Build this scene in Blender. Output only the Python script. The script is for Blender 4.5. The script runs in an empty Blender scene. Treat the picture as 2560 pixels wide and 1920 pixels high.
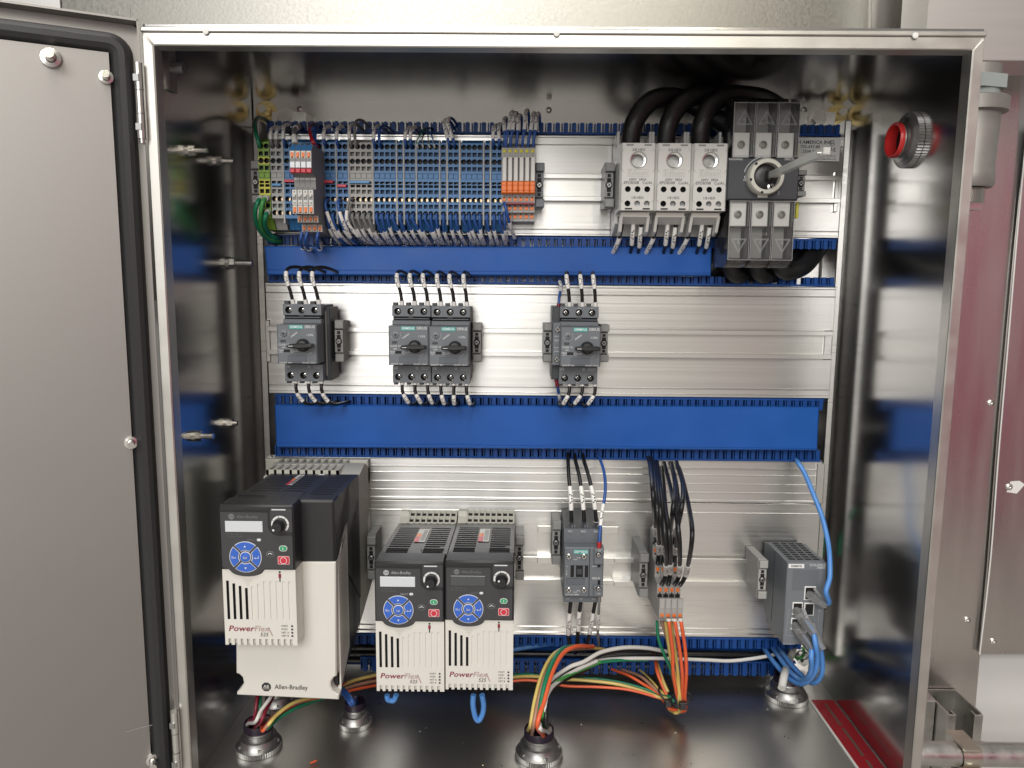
import bpy, bmesh, math, random
from mathutils import Vector, Matrix
random.seed(7)
S = bpy.context.scene
COL = S.collection
# ---------------------------------------------------------------- camera (solved from the enclosure's own corners)
F_PX, PITCH, YAW, ROLL = 1859.61, -0.13235, -0.00781, 0.00823
CAM = Vector((-0.03693, -0.99493, -0.23167))
_cp, _sp, _cy, _sy = math.cos(PITCH), math.sin(PITCH), math.cos(YAW), math.sin(YAW)
FW = Vector((_sy*_cp, _cy*_cp, _sp)); _rt = Vector((_cy, -_sy, 0)); _up = _rt.cross(FW)
RT = math.cos(ROLL)*_rt + math.sin(ROLL)*_up
UP = -math.sin(ROLL)*_rt + math.cos(ROLL)*_up
cam = bpy.data.cameras.new('camera'); cam_o = bpy.data.objects.new('camera', cam); COL.objects.link(cam_o)
cam.sensor_width = 36; cam.lens = F_PX/2560*36; cam.clip_start = .02; cam.clip_end = 60
mw = Matrix((RT, UP, -FW)).transposed().to_4x4(); mw.translation = CAM
cam_o.matrix_world = mw
S.camera = cam_o
S.render.resolution_x, S.render.resolution_y = 1024, 768
# ---------------------------------------------------------------- light: a workshop, daylight bay to the left, lamps overhead
w = bpy.data.worlds.new('World'); S.world = w; w.use_nodes = True
wb = w.node_tree.nodes['Background']; wb.inputs[0].default_value = (1, .955, .89, 1); wb.inputs[1].default_value = .31
def area(name, loc, target, sx, sy, power, col):
    l = bpy.data.lights.new(name, 'AREA'); l.shape = 'RECTANGLE'; l.size = sx; l.size_y = sy; l.energy = power; l.color = col
    o = bpy.data.objects.new(name, l); COL.objects.link(o); o.location = loc
    o.rotation_euler = (Vector(target)-Vector(loc)).to_track_quat('-Z', 'Y').to_euler()
    return o
area('bay_light', (-1.0, -4.4, .75), (0, 0, -.30), 2.0, 1.8, 62, (1, .985, .96))
area('ceiling_light', (.66, -3.2, 1.9), (.05, -.1, -.3), .22, 2.4, 20, (1, .92, .74))
area('ceiling_light', (-.2, -1.7, 2.6), (0, -.1, -.3), 2.0, .8, 46, (1, .97, .92))
area('floor_fill_light', (-.9, -6.6, 3.2), (-.9, -6.2, -1.3), 3.0, 3.0, 330, (1, .985, .95))  # added lamp, brightens the floor that the upper back wall mirrors
S.view_settings.view_transform = 'Standard'; S.view_settings.look = 'None'
S.view_settings.exposure = -0.10; S.view_settings.gamma = 1
S.cycles.use_denoising = True; S.cycles.max_bounces = 10; S.cycles.transparent_max_bounces = 16
S.cycles.sample_clamp_indirect = 4; S.cycles.caustics_reflective = False; S.cycles.caustics_refractive = False
# ---------------------------------------------------------------- where a pixel's ray meets a real plane
def ray(px, py): return (FW*F_PX + RT*(px-1280) - UP*(py-960)).normalized()
def hit(px, py, p0, n):
    d = ray(px, py); n = Vector(n); return CAM + d*((Vector(p0)-CAM).dot(n)/d.dot(n))
def at(px, py, y): return hit(px, py, (0, y, 0), (0, 1, 0))
def at_x(px, py, x): return hit(px, py, (x, 0, 0), (1, 0, 0))
def at_z(px, py, z): return hit(px, py, (0, 0, z), (0, 0, 1))
def rect(x0, y0, x1, y1, y):
    mx, my = (x0+x1)/2, (y0+y1)/2
    return at(x0, my, y).x, at(x1, my, y).x, at(mx, y1, y).z, at(mx, y0, y).z      # x0,x1,z0,z1
def Z(ox, oy, k): return lambda x, y: (ox+k*x, oy+k*y)
# ---------------------------------------------------------------- materials
def mat(name, col, rough=.45, metal=0, noise=0, nscale=60, bump=0, stretch=(1,1,1), spec=.5, aniso=0, tang=None, coat=0, rvar=0, trans=0):
    m = bpy.data.materials.new(name); m.use_nodes = True; nt = m.node_tree; b = nt.nodes['Principled BSDF']
    c = (col, col, col) if not hasattr(col, '__len__') else col
    b.inputs['Base Color'].default_value = (*c, 1); b.inputs['Roughness'].default_value = rough; b.inputs['Metallic'].default_value = metal
    b.inputs['Specular IOR Level'].default_value = spec; b.inputs['Coat Weight'].default_value = coat
    if trans: b.inputs['Transmission Weight'].default_value = trans
    if aniso:
        b.inputs['Anisotropic'].default_value = aniso
        t = nt.nodes.new('ShaderNodeCombineXYZ')
        for i in range(3): t.inputs[i].default_value = tang[i]
        nt.links.new(t.outputs[0], b.inputs['Tangent'])
    if noise or bump or rvar:
        g = nt.nodes.new('ShaderNodeNewGeometry'); mp = nt.nodes.new('ShaderNodeMapping'); mp.inputs['Scale'].default_value = stretch
        nt.links.new(g.outputs['Position'], mp.inputs['Vector'])
        n = nt.nodes.new('ShaderNodeTexNoise'); n.inputs['Scale'].default_value = nscale; n.inputs['Detail'].default_value = 5
        nt.links.new(mp.outputs[0], n.inputs['Vector'])
        if noise:
            mx = nt.nodes.new('ShaderNodeMix'); mx.data_type = 'RGBA'
            mx.inputs['A'].default_value = (*[v*(1-noise) for v in c], 1); mx.inputs['B'].default_value = (*[min(1, v*(1+noise)) for v in c], 1)
            nt.links.new(n.outputs['Fac'], mx.inputs['Factor']); nt.links.new(mx.outputs['Result'], b.inputs['Base Color'])
        if rvar:
            r = nt.nodes.new('ShaderNodeMapRange'); r.inputs['From Min'].default_value = .3; r.inputs['From Max'].default_value = .7
            r.inputs['To Min'].default_value = max(.02, rough-rvar); r.inputs['To Max'].default_value = rough+rvar
            nt.links.new(n.outputs['Fac'], r.inputs['Value']); nt.links.new(r.outputs[0], b.inputs['Roughness'])
        if bump:
            bp = nt.nodes.new('ShaderNodeBump'); bp.inputs['Strength'].default_value = bump; bp.inputs['Distance'].default_value = .001
            nt.links.new(n.outputs['Fac'], bp.inputs['Height']); nt.links.new(bp.outputs[0], b.inputs['Normal'])
    return m
def clear_mat(name, tint, gloss=.12, rough=.08):
    m = bpy.data.materials.new(name); m.use_nodes = True; nt = m.node_tree; nt.nodes.remove(nt.nodes['Principled BSDF'])
    out = nt.nodes['Material Output']; tr = nt.nodes.new('ShaderNodeBsdfTransparent'); tr.inputs[0].default_value = (*tint, 1)
    gl = nt.nodes.new('ShaderNodeBsdfGlossy'); gl.inputs[0].default_value = (.9, .9, .9, 1); gl.inputs['Roughness'].default_value = rough
    df = nt.nodes.new('ShaderNodeBsdfDiffuse'); df.inputs[0].default_value = (.7, .7, .7, 1)
    fr = nt.nodes.new('ShaderNodeFresnel'); fr.inputs[0].default_value = 1.5
    m1 = nt.nodes.new('ShaderNodeMixShader'); m2 = nt.nodes.new('ShaderNodeMixShader'); m2.inputs[0].default_value = gloss
    nt.links.new(fr.outputs[0], m1.inputs[0]); nt.links.new(tr.outputs[0], m1.inputs[1]); nt.links.new(gl.outputs[0], m1.inputs[2])
    nt.links.new(m1.outputs[0], m2.inputs[1]); nt.links.new(df.outputs[0], m2.inputs[2]); nt.links.new(m2.outputs[0], out.inputs[0])
    return m
K = {}
K['steel'] = mat('stainless_steel', (.57, .56, .55), .19, 1, noise=.04, nscale=5)
K['steel_floor'] = mat('stainless_floor', (.58, .565, .545), .37, 1, noise=.04, nscale=4)
K['lip'] = mat('brushed_flange', (.61, .595, .56), .42, 1, noise=.06, nscale=40, rvar=.06)
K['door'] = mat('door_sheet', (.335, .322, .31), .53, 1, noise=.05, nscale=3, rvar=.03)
K['alu'] = mat('extruded_aluminium', (.70, .69, .675), .32, 1, noise=.09, nscale=1, stretch=(.8, 30, 420), bump=.05, aniso=.66, tang=(0, .25, .97), rvar=.05)
K['rail'] = mat('rail_aluminium', (.78, .77, .745), .30, 1, noise=.08, nscale=1, stretch=(1.5, 300, 500), aniso=.5, tang=(0, .25, .97))
K['galv'] = mat('galvanised_sheet', (.27, .262, .24), .36, 1, noise=.07, nscale=240, bump=.10, rvar=.04)
K['sheet'] = mat('scratched_sheet', (.62, .60, .57), .30, 1, noise=.06, nscale=4, stretch=(9, 9, 1), rvar=.05)
K['white_sheet'] = mat('white_wall', (.62, .61, .60), .5, 0, noise=.05, nscale=5)
K['brushed'] = mat('brushed_panel', (.66, .645, .63), .42, 1, noise=.07, nscale=3, stretch=(2, 2, 60))
K['comb'] = mat('comb_blue', (.010, .060, .25), .42, noise=.12, nscale=50, spec=.3)
K['cover'] = mat('cover_blue', (.013, .092, .38), .42, noise=.13, nscale=22, rvar=.10, spec=.32)
K['tblue'] = mat('terminal_blue', (.032, .15, .36), .42)
K['tgrey'] = mat('terminal_grey', (.36, .355, .345), .5)
K['tgreen'] = mat('terminal_green', (.20, .36, .04), .45)
K['tyellow'] = mat('terminal_yellow', (.62, .58, .06), .45)
K['tdark'] = mat('dark_recess', (.012, .016, .022), .6)
K['tdblue'] = mat('recess_blue', (.012, .05, .13), .55)
K['plate_end'] = mat('end_plate_grey', (.40, .395, .385), .5)
K['copper'] = mat('contact_metal', (.62, .46, .30), .45, 1)
K['clamp'] = mat('clamp_grey', (.24, .24, .235), .5)
K['orange'] = mat('orange_plastic', (.80, .19, .035), .42)
K['red'] = mat('red_plastic', (.55, .03, .055), .4)
K['white'] = mat('white_plastic', (.62, .615, .59), .42)
K['ivory'] = mat('ivory_plastic', (.66, .645, .60), .45, noise=.03, nscale=30)
K['cream'] = mat('cream_plastic', (.60, .59, .525), .5, bump=.06, nscale=1500)
K['heat'] = mat('heatsink_grey', (.47, .46, .41), .5, bump=.05, nscale=1200)
K['black'] = mat('black_plastic', (.018, .018, .020), .42, bump=.10, nscale=1800)
K['face'] = mat('keypad_charcoal', (.045, .046, .050), .38)
K['slot'] = mat('slot_black', (.004, .004, .005), .7)
K['bgrey'] = mat('breaker_grey', (.135, .148, .166), .46, bump=.05, nscale=1500)
K['bdark'] = mat('breaker_dark', (.045, .049, .056), .5)
K['knob'] = mat('knob_black', (.016, .016, .017), .38)
K['swgrey'] = mat('switch_grey', (.165, .18, .20), .48)
K['dgrey'] = mat('disconnect_grey', (.050, .053, .062), .42)
K['print'] = mat('white_print', (.72, .73, .73), .5)
K['print_dim'] = mat('grey_print', (.16, .165, .175), .5)
K['ink'] = mat('black_print', (.02, .02, .022), .5)
K['maroon'] = mat('maroon_print', (.23, .018, .035), .5)
K['flexgrey'] = mat('light_print', (.42, .30, .28), .5)
K['teal'] = mat('teal_badge', (.02, .36, .32), .4)
K['lcd'] = mat('display_light', (.60, .63, .67), .25, coat=.4)
K['lcd_dark'] = mat('display_dark', (.055, .06, .065), .12, coat=.6)
K['navblue'] = mat('button_blue', (.035, .125, .53), .35)
K['green'] = mat('button_green', (.04, .36, .16), .38)
K['bolt'] = mat('bolt_steel', (.70, .69, .66), .25, 1)
K['zinc'] = mat('zinc_cast', (.38, .38, .375), .42, 1, noise=.2, nscale=120, rvar=.08)
K['gold'] = mat('yellow_zinc', (.72, .58, .28), .25, 1, noise=.15, nscale=80)
K['screw'] = mat('screw_steel', (.75, .74, .72), .2, 1)
K['gasket'] = mat('black_gasket', (.022, .022, .024), .40, bump=.15, nscale=900)
K['castgrey'] = mat('cast_fitting', (.27, .26, .245), .5, .5, noise=.25, nscale=45, bump=.2)
K['galvpipe'] = mat('galvanised_pipe', (.55, .54, .52), .34, 1, noise=.22, nscale=55, rvar=.1)
K['redlabel'] = mat('red_label', (.27, .008, .014), .42)
K['redring'] = mat('red_bushing', (.62, .03, .03), .3)
K['nameplate'] = mat('silver_nameplate', (.84, .84, .83), .5)
K['maroonboard'] = mat('maroon_paint', (.33, .045, .11), .4)
K['caulk'] = mat('white_caulk', (.75, .74, .72), .6)
for n_, c_ in dict(w_blue=(.024, .085, .31), w_lblue=(.09, .27, .66), w_black=(.009, .009, .010), w_white=(.66, .65, .62), w_green=(.012, .20, .10), w_lgreen=(.06, .30, .07),
                   w_orange=(.78, .13, .045), w_yellow=(.68, .52, .16), w_brown=(.40, .22, .15), w_red=(.42, .02, .025), w_grey=(.20, .20, .20), w_darkred=(.20, .012, .03), sleeve=(.82, .81, .79)).items():
    K[n_] = mat(n_.replace('w_', 'wire_'), c_, .36)
K['clear'] = clear_mat('clear_polycarbonate', (.985, .985, .98), .03, .1)
K['boot'] = clear_mat('clear_boot', (.93, .94, .95), .26, .15)
K['shaftclear'] = mat('shaft_zinc', (.72, .74, .71), .30, .5)
K['print_grey'] = mat('soft_print', (.40, .41, .42), .5); K['w_orange_pale'] = mat('pale_red_rim', (.72, .42, .42), .5)
K['swgrey2'] = mat('label_field_grey', (.105, .118, .14), .35)
K['tyellow2'] = K['tyellow']
K['tblue_light'] = mat('jumper_blue', (.09, .27, .52), .4)
K['ink2'] = mat('grey_ink', (.09, .09, .09), .5); K['orange2'] = mat('orange_groove', (.45, .10, .02), .5); K['clamp2'] = mat('protector_grey', (.22, .22, .22), .5)
K['pole'] = mat('pole_white', (.84, .84, .82), .4)
K['cable'] = mat('cable_jacket', (.008, .008, .009), .34, bump=.6, nscale=1, stretch=(700, 700, 250))
K['purplering'] = mat('dark_bushing', (.022, .014, .028), .35)
K['heat_dark'] = mat('label_grey', (.10, .075, .06), .5)
K['castgrey2'] = mat('grey_coupling', (.30, .33, .325), .5)
K['goldzinc'] = mat('clamp_zinc', (.62, .58, .50), .28, 1, noise=.2, nscale=90)
K['concrete'] = mat('concrete_floor', (.42, .405, .38), .6, noise=.15, nscale=3)
# ---------------------------------------------------------------- mesh builder
class M:
    def __init__(s): s.v, s.f, s.m, s.mats = [], [], [], []
    def mi(s, k):
        if k not in s.mats: s.mats.append(k)
        return s.mats.index(k)
    def add(s, vs, fs, k):
        o = len(s.v); i = s.mi(k); s.v += [tuple(p) for p in vs]
        for f in fs: s.f.append(tuple(o+j for j in f)); s.m.append(i)
        return s
    def box(s, x0, x1, y0, y1, z0, z1, k, c=0):
        if c:
            c = min(c, (x1-x0)*.45, (z1-z0)*.45)
            return s.prism([(x0, z0), (x1, z0), (x1, z1), (x0, z1)], y0, y1, k, c)
        return s.add([(x, y, z) for x in (x0, x1) for y in (y0, y1) for z in (z0, z1)],
                     [(0, 1, 3, 2), (4, 6, 7, 5), (0, 4, 5, 1), (2, 3, 7, 6), (0, 2, 6, 4), (1, 5, 7, 3)], k)
    def prism(s, poly, y0, y1, k, c=0, kf=None):        # outline in x-z, front at y0 (toward the viewer), front edge chamfered by c
        n = len(poly); kf = kf or k
        a = sum(poly[i][0]*poly[(i+1) % n][1]-poly[(i+1) % n][0]*poly[i][1] for i in range(n))
        if a < 0: poly = poly[::-1]
        if not c:
            s.add([(x, y1, z) for x, z in poly]+[(x, y0, z) for x, z in poly],
                  [tuple(range(n))[::-1]]+[(i, (i+1) % n, n+(i+1) % n, n+i) for i in range(n)], k)
            return s.add([(x, y0, z) for x, z in poly], [tuple(range(n))], kf)
        ins = []
        for i in range(n):
            p0, p1, p2 = Vector(poly[i-1]), Vector(poly[i]), Vector(poly[(i+1) % n])
            d1 = (p1-p0).normalized(); d2 = (p2-p1).normalized(); n1 = Vector((-d1.y, d1.x)); n2 = Vector((-d2.y, d2.x))
            b = (n1+n2); b = b/max(.3, b.dot(n1)) if b.length > 1e-6 else n1
            ins.append(p1+b*c)
        s.add([(x, y1, z) for x, z in poly]+[(x, y0+c, z) for x, z in poly]+[(p.x, y0, p.y) for p in ins],
              [tuple(range(n))[::-1]]+[(i, (i+1) % n, n+(i+1) % n, n+i) for i in range(n)]+[(n+i, n+(i+1) % n, 2*n+(i+1) % n, 2*n+i) for i in range(n)], k)
        return s.add([(p.x, y0, p.y) for p in ins], [tuple(range(n))], kf)
    def side(s, poly, x0, x1, k):                       # outline in y-z, extruded along x
        n = len(poly)
        return s.add([(x0, y, z) for y, z in poly]+[(x1, y, z) for y, z in poly],
                     [tuple(range(n)), tuple(range(n, 2*n))[::-1]]+[(i, n+i, n+(i+1) % n, (i+1) % n) for i in range(n)], k)
    def cyl(s, p0, p1, r0, n, k, r1=None, cap=True, kc=None):
        r1 = r0 if r1 is None else r1; p0, p1 = Vector(p0), Vector(p1); d = (p1-p0).normalized()
        a = d.orthogonal().normalized(); b = d.cross(a)
        an = [2*math.pi*(i+.5)/n for i in range(n)]
        A = [p0+(a*math.cos(t)+b*math.sin(t))*r0 for t in an]; B = [p1+(a*math.cos(t)+b*math.sin(t))*r1 for t in an]
        s.add(A+B, [(i, (i+1) % n, n+(i+1) % n, n+i) for i in range(n)], k)
        if cap: s.add(A, [tuple(range(n))[::-1]], k); s.add(B, [tuple(range(n))], kc or k)
        return s
    def lathe(s, p0, ax, prof, n, k):                   # prof: (radius, distance along ax)
        ax = Vector(ax).normalized(); a = ax.orthogonal().normalized(); b = ax.cross(a); p0 = Vector(p0); vs = []
        for r, h in prof: vs += [p0+ax*h+(a*math.cos(2*math.pi*i/n)+b*math.sin(2*math.pi*i/n))*r for i in range(n)]
        fs = [(j*n+i, j*n+(i+1) % n, (j+1)*n+(i+1) % n, (j+1)*n+i) for j in range(len(prof)-1) for i in range(n)]
        return s.add(vs, fs, k)
    def disc(s, x, y, z, r, n, k, rz=None, a0=0, a1=360, r0=0):      # flat mark facing the viewer
        rz = rz or r; N = n if a1-a0 >= 360 else n+1
        an = [math.radians(a0+(a1-a0)*i/n) for i in range(N)]
        O = [(x+r*math.cos(t), y, z+rz*math.sin(t)) for t in an]
        if not r0:
            if N == n: return s.add(O, [tuple(range(n))], k)
            return s.add(O+[(x, y, z)], [tuple(range(N+1))], k)
        I = [(x+r0*math.cos(t), y, z+r0*rz/r*math.sin(t)) for t in an]
        return s.add(O+I, [(i, (i+1) % N, N+(i+1) % N, N+i) for i in range(n)], k)
    def quad(s, x0, x1, z0, z1, y, k): return s.add([(x0, y, z0), (x1, y, z0), (x1, y, z1), (x0, y, z1)], [(0, 1, 2, 3)], k)
    def line(s, x0, z0, x1, z1, w, y, k):
        d = Vector((x1-x0, z1-z0)).normalized(); nx, nz = -d.y*w/2, d.x*w/2
        return s.add([(x0+nx, y, z0+nz), (x0-nx, y, z0-nz), (x1-nx, y, z1-nz), (x1+nx, y, z1+nz)], [(0, 1, 2, 3)], k)
    def cell(s, x0, x1, z0, z1, y, hx, hz, hr, dep, k, kh, n=12, sq=False, hr2=None):   # face cell with a real recessed hole
        cx, cz = hx, hz; hr2 = hr2 or hr
        if sq: H = [(hx-hr, hz-hr2), (hx+hr, hz-hr2), (hx+hr, hz+hr2), (hx-hr, hz+hr2)]; O = [(x0, z0), (x1, z0), (x1, z1), (x0, z1)]
        else:
            H, O = [], []
            for i in range(n):
                t = 2*math.pi*(i+.5)/n; c, d = math.cos(t), math.sin(t); H.append((hx+hr*c, hz+hr*d))
                q = min((x1-hx)/c if c > 1e-9 else (x0-hx)/c if c < -1e-9 else 9, (z1-hz)/d if d > 1e-9 else (z0-hz)/d if d < -1e-9 else 9)
                O.append((hx+q*c, hz+q*d))
            ci = sorted(range(n), key=lambda i: 0)
            for (qx, qz) in ((x0, z0), (x1, z0), (x1, z1), (x0, z1)):       # snap the nearest outer points to the corners
                j = min(range(n), key=lambda i: (O[i][0]-qx)**2+(O[i][1]-qz)**2); O[j] = (qx, qz)
        N = len(H)
        s.add([(a, y, b) for a, b in O]+[(a, y, b) for a, b in H], [(i, (i+1) % N, N+(i+1) % N, N+i) for i in range(N)], k)
        s.add([(a, y, b) for a, b in H]+[(a, y+dep, b) for a, b in H], [(i, (i+1) % N, N+(i+1) % N, N+i) for i in range(N)], kh)
        return s.add([(a, y+dep, b) for a, b in H], [tuple(range(N))], kh)
    def tube(s, pts, r, k, n=8, ink=None, caps=True):
        P = [Vector(p) for p in pts]; N = len(P); rings = []
        t = (P[1]-P[0]).normalized(); a = t.orthogonal().normalized()
        v = Vector((0, -1, 0)); q = v-t*v.dot(t)
        if q.length > .1: a = q.normalized()
        for i in range(N):
            t = (P[min(i+1, N-1)]-P[max(i-1, 0)]).normalized(); a = (a-t*a.dot(t)).normalized(); b = t.cross(a)
            rr = r[i] if hasattr(r, '__len__') else r
            rings.append([P[i]+(a*math.cos(2*math.pi*j/n)+b*math.sin(2*math.pi*j/n))*rr for j in range(n)])
        vs = [p for g in rings for p in g]; F, G = [], []
        for i in range(N-1):
            for j in range(n):
                f = (i*n+j, i*n+(j+1) % n, (i+1)*n+(j+1) % n, (i+1)*n+j)
                (G if ink and ink(i, j) else F).append(f)
        o = len(s.v); s.add(vs, F, k)
        if G:
            ii = s.mi('ink')
            for f in G: s.f.append(tuple(o+q for q in f)); s.m.append(ii)
        if caps: s.add(rings[0], [tuple(range(n))[::-1]], k); s.add(rings[-1], [tuple(range(n))], k)
        return s
    def text(s, t, x, y, z, h, k, ax='CENTER', rot=0, shear=0, bold=0, sx=1, fit=0):    # flat print, cap height h, facing the viewer
        key = (t, ax, bold)
        if key not in TXT:
            cu = bpy.data.curves.new('t', 'FONT'); cu.body = t; cu.align_x = ax; cu.align_y = 'CENTER'; cu.resolution_u = 2; cu.size = 1; cu.offset = bold
            ob = bpy.data.objects.new('t', cu); me = ob.to_mesh()
            TXT[key] = ([tuple(q.co) for q in me.vertices], [tuple(p.vertices) for p in me.polygons])
            ob.to_mesh_clear(); bpy.data.objects.remove(ob); bpy.data.curves.remove(cu)
        vs, fs = TXT[key]; g = h/.69; sx = fit/(g*(max(a[0] for a in vs)-min(a[0] for a in vs))) if fit else sx; c, d = math.cos(rot), math.sin(rot); o = []
        for a, b, _ in vs:
            a = a*g*sx+b*g*shear; b = b*g; o.append((x+a*c-b*d, y, z+a*d+b*c))
        return s.add(o, fs, k)
    def build(s, name, parent=None, recalc=True, smooth=40, kind=None, label=None, org0=None):
        org = ORG[0]
        if parent is not None:
            org = Vector((0, 0, 0)); q = parent
            while q is not None: org = org+q.location; q = q.parent
        if org0: org = org0
        me = bpy.data.meshes.new(name); me.from_pydata([(x-org[0], y-org[1], z-org[2]) for x, y, z in s.v], [], s.f)
        for k in s.mats: me.materials.append(K[k])
        me.polygons.foreach_set('material_index', s.m)
        if recalc:
            bm = bmesh.new(); bm.from_mesh(me); bmesh.ops.remove_doubles(bm, verts=bm.verts, dist=1e-6); bmesh.ops.recalc_face_normals(bm, faces=bm.faces); bm.to_mesh(me); bm.free()
        if smooth: 
            me.polygons.foreach_set('use_smooth', [True]*len(me.polygons)); me.set_sharp_from_angle(angle=math.radians(smooth))
        o = bpy.data.objects.new(name, me); COL.objects.link(o)
        if parent is not None: o.parent = parent
        else: o.location = org
        if kind: o['kind'] = kind
        if label: o['label'] = label
        return o
TXT = {}
ORG = [(0, 0, 0)]
def tag(o, label, cat, group=None):
    o['label'] = label; o['category'] = cat
    if group: o['group'] = group
    return o
def thing(name, label, cat, loc, group=None):
    o = bpy.data.objects.new(name, None); COL.objects.link(o); o.location = loc; o.empty_display_size = .02
    ORG[0] = tuple(loc); return tag(o, label, cat, group)
def solo(m, name, label, cat, loc, group=None, **k):
    ORG[0] = tuple(loc); return tag(m.build(name, None, **k), label, cat, group)
def dup(root, d, label, group=None):
    r = root.copy(); COL.objects.link(r); r.location = root.location+Vector(d); r['label'] = label
    if group: r['group'] = group
    for ch in root.children:
        c = ch.copy(); COL.objects.link(c); c.parent = r
        for g in ch.children:
            e = g.copy(); COL.objects.link(e); e.parent = c
    return r
def same(o, parent, d=(0, 0, 0)):                       # a further piece sharing the mesh
    c = o.copy(); COL.objects.link(c); c.parent = parent; c.location = Vector(o.location)+Vector(d); return c
ORD = 'first second third fourth fifth sixth seventh eighth ninth tenth eleventh twelfth thirteenth fourteenth fifteenth sixteenth seventeenth eighteenth nineteenth twentieth'.split()
ORD += ['twenty-'+q for q in ORD[:9]]+['thirtieth']+['thirty-'+q for q in ORD[:9]]+['fortieth']
def spline(pts, seg=7):
    P = [Vector(p) for p in pts]; P = [P[0]*2-P[1]]+P+[P[-1]*2-P[-2]]; out = []
    for i in range(1, len(P)-2):
        for j in range(seg):
            t = j/seg; a, b, c, d = P[i-1:i+3]
            out.append(.5*((2*b)+(c-a)*t+(2*a-5*b+4*c-d)*t*t+(3*b-a-3*c+d)*t**3))
    out.append(P[-2]); return out
def cut(path, t0, t1, n=9):
    L = [0]
    for a, b in zip(path, path[1:]): L.append(L[-1]+(b-a).length)
    o = []
    for i in range(n):
        s = L[-1]*(t0+(t1-t0)*i/(n-1)); j = max(q for q in range(len(L)-1) if L[q] <= s+1e-12); u = (s-L[j])/max(1e-9, L[j+1]-L[j]); o.append(path[j].lerp(path[j+1], min(1, u)))
    return o
def wire(name, label, pts, k, r=.0016, sleeves=(), group=None, ferrule=None, seg=7, world=False, n=8, inkmark=True, cat='wire'):
    W = [Vector(p) if world else at(*p) for p in pts]; path = spline(W, seg)
    root = None
    m = M().tube(path, r, k, n)
    o = solo(m, name, label, cat, W[0], group, recalc=False, smooth=60)
    for (t0, t1) in sleeves:
        M().tube(cut(path, t0, t1, 19), r*1.25, 'sleeve', 10, ink=(lambda i, j: j == (i % 2)*9 and i in (5, 6, 8, 10, 11)) if inkmark else None).build('marker_sleeve', o, recalc=False, smooth=60)
    if ferrule:
        t0, t1, kf = ferrule
        M().tube(cut(path, t0, t1, 3), r*1.35, kf, 8).build('ferrule', o, recalc=False, smooth=60)
    return o
# ================================================================ background wall
HH, DD, WW = .7669, .2816, .762
h2 = WW/2
def struct(m, name, **k):
    ORG[0] = (0, 0, 0); o = m.build(name, None, **k); o['kind'] = 'structure'; return o
YB = .012
x0, x1, z0, z1 = rect(-250, -300, 2900, 2250, YB+.004)
struct(M().box(x0, x1, YB+.02, YB+.024, z0, z1, 'white_sheet'), 'wall')
def sheet(name, px, yy, t, k, label, cat='metal sheet'):
    a, b, c, d = rect(*px, yy); return solo(M().box(a, b, yy, yy+t, c, d, k, .0006), name, label, cat, (a, yy, c))
sheet('cladding_sheet', (338, -260, 2460, 760), YB, .006, 'galv', 'galvanised sheet behind the top edge of the cabinet', 'wall panel')
sheet('cladding_sheet', (-200, -260, 160, 560), YB+.001, .006, 'brushed', 'plain metal sheet at the top left corner beyond the door', 'wall panel')
sheet('cladding_sheet', (163, -260, 335, 560), YB+.003, .006, 'galv', 'narrow scuffed metal sheet above the door hinge corner', 'wall panel')
sheet('steel_box', (2325, -260, 2900, 152), -.10, .06, 'brushed', 'bright brushed steel box panel at the top right corner', 'wall panel')
fz = -1.30; struct(M().add([(-7, .3, fz), (7, .3, fz), (7, -9, fz), (-7, -9, fz)], [(0, 1, 2, 3)], 'concrete'), 'floor', recalc=False)
# reddish reflecting side sheet and the overlapping sheet right of it
def psheet(name, pts, yy, t, k, label):
    P = [at(a, b, yy) for a, b in pts]; return solo(M().prism([(p.x, p.z) for p in P], yy, yy+t, k, .0005), name, label, 'wall panel', P[0])
sp = psheet('side_sheet', [(2180, -100), (2562, -100), (2536, 640), (2500, 1060), (2470, 1420), (2440, 1760), (2430, 2100), (2150, 2100)], YB-.004, .004, 'sheet', 'tall riveted steel sheet just right of the cabinet, tinted maroon by reflection')
op = psheet('side_sheet', [(2570, 300), (2800, 300), (2700, 1636), (2450, 1636), (2470, 1420), (2498, 1060), (2536, 640)], YB-.010, .003, 'sheet', 'scratched steel sheet at the far right edge, ending above the white wall')
cpts = [at(x, y, YB-.0115) for x, y in ((2570, 300), (2545, 560), (2518, 880), (2495, 1150), (2476, 1400), (2449, 1636))]
solo(M().tube(spline(cpts, 5), .0011, 'caulk', 6), 'sealant_bead', 'thin white sealant bead along the seam between the two right sheets', 'sealant', cpts[0], recalc=False)
def rivet(px, py, yy, label):
    p = at(px, py, yy); o = solo(M().lathe(p, (0, -1, 0), [(.0046, 0), (.0044, .0012), (.003, .0022), (.0016, .0024), (.0015, .0008), (0, .0008)], 14, 'bolt'), 'pop_rivet', label, 'rivet', p, 'pop rivets in the right sheets')
rivet(2477, 1007, YB-.004, 'upper pop rivet in the sheet beside the cabinet, left of the sealant seam')
rivet(2418, 1549, YB-.004, 'lower pop rivet in the sheet beside the cabinet, left of the sealant seam')
rivet(2523, 1217, YB-.010, 'pop rivet with a bare scraped patch, on the far right sheet')
rivet(2483, 1603, YB-.010, 'pop rivet near the bottom edge of the far right sheet')
p = at(2540, 1218, YB-.0105)
solo(M().prism([(p.x-.012, p.z-.007), (p.x+.002, p.z-.009), (p.x+.012, p.z+.004), (p.x+.004, p.z+.009), (p.x-.008, p.z+.008)], YB-.0104, YB-.0101, 'caulk'), 'paint_scrape', 'pale bare scrape beside the rivet on the far right sheet', 'scrape', p)
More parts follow.
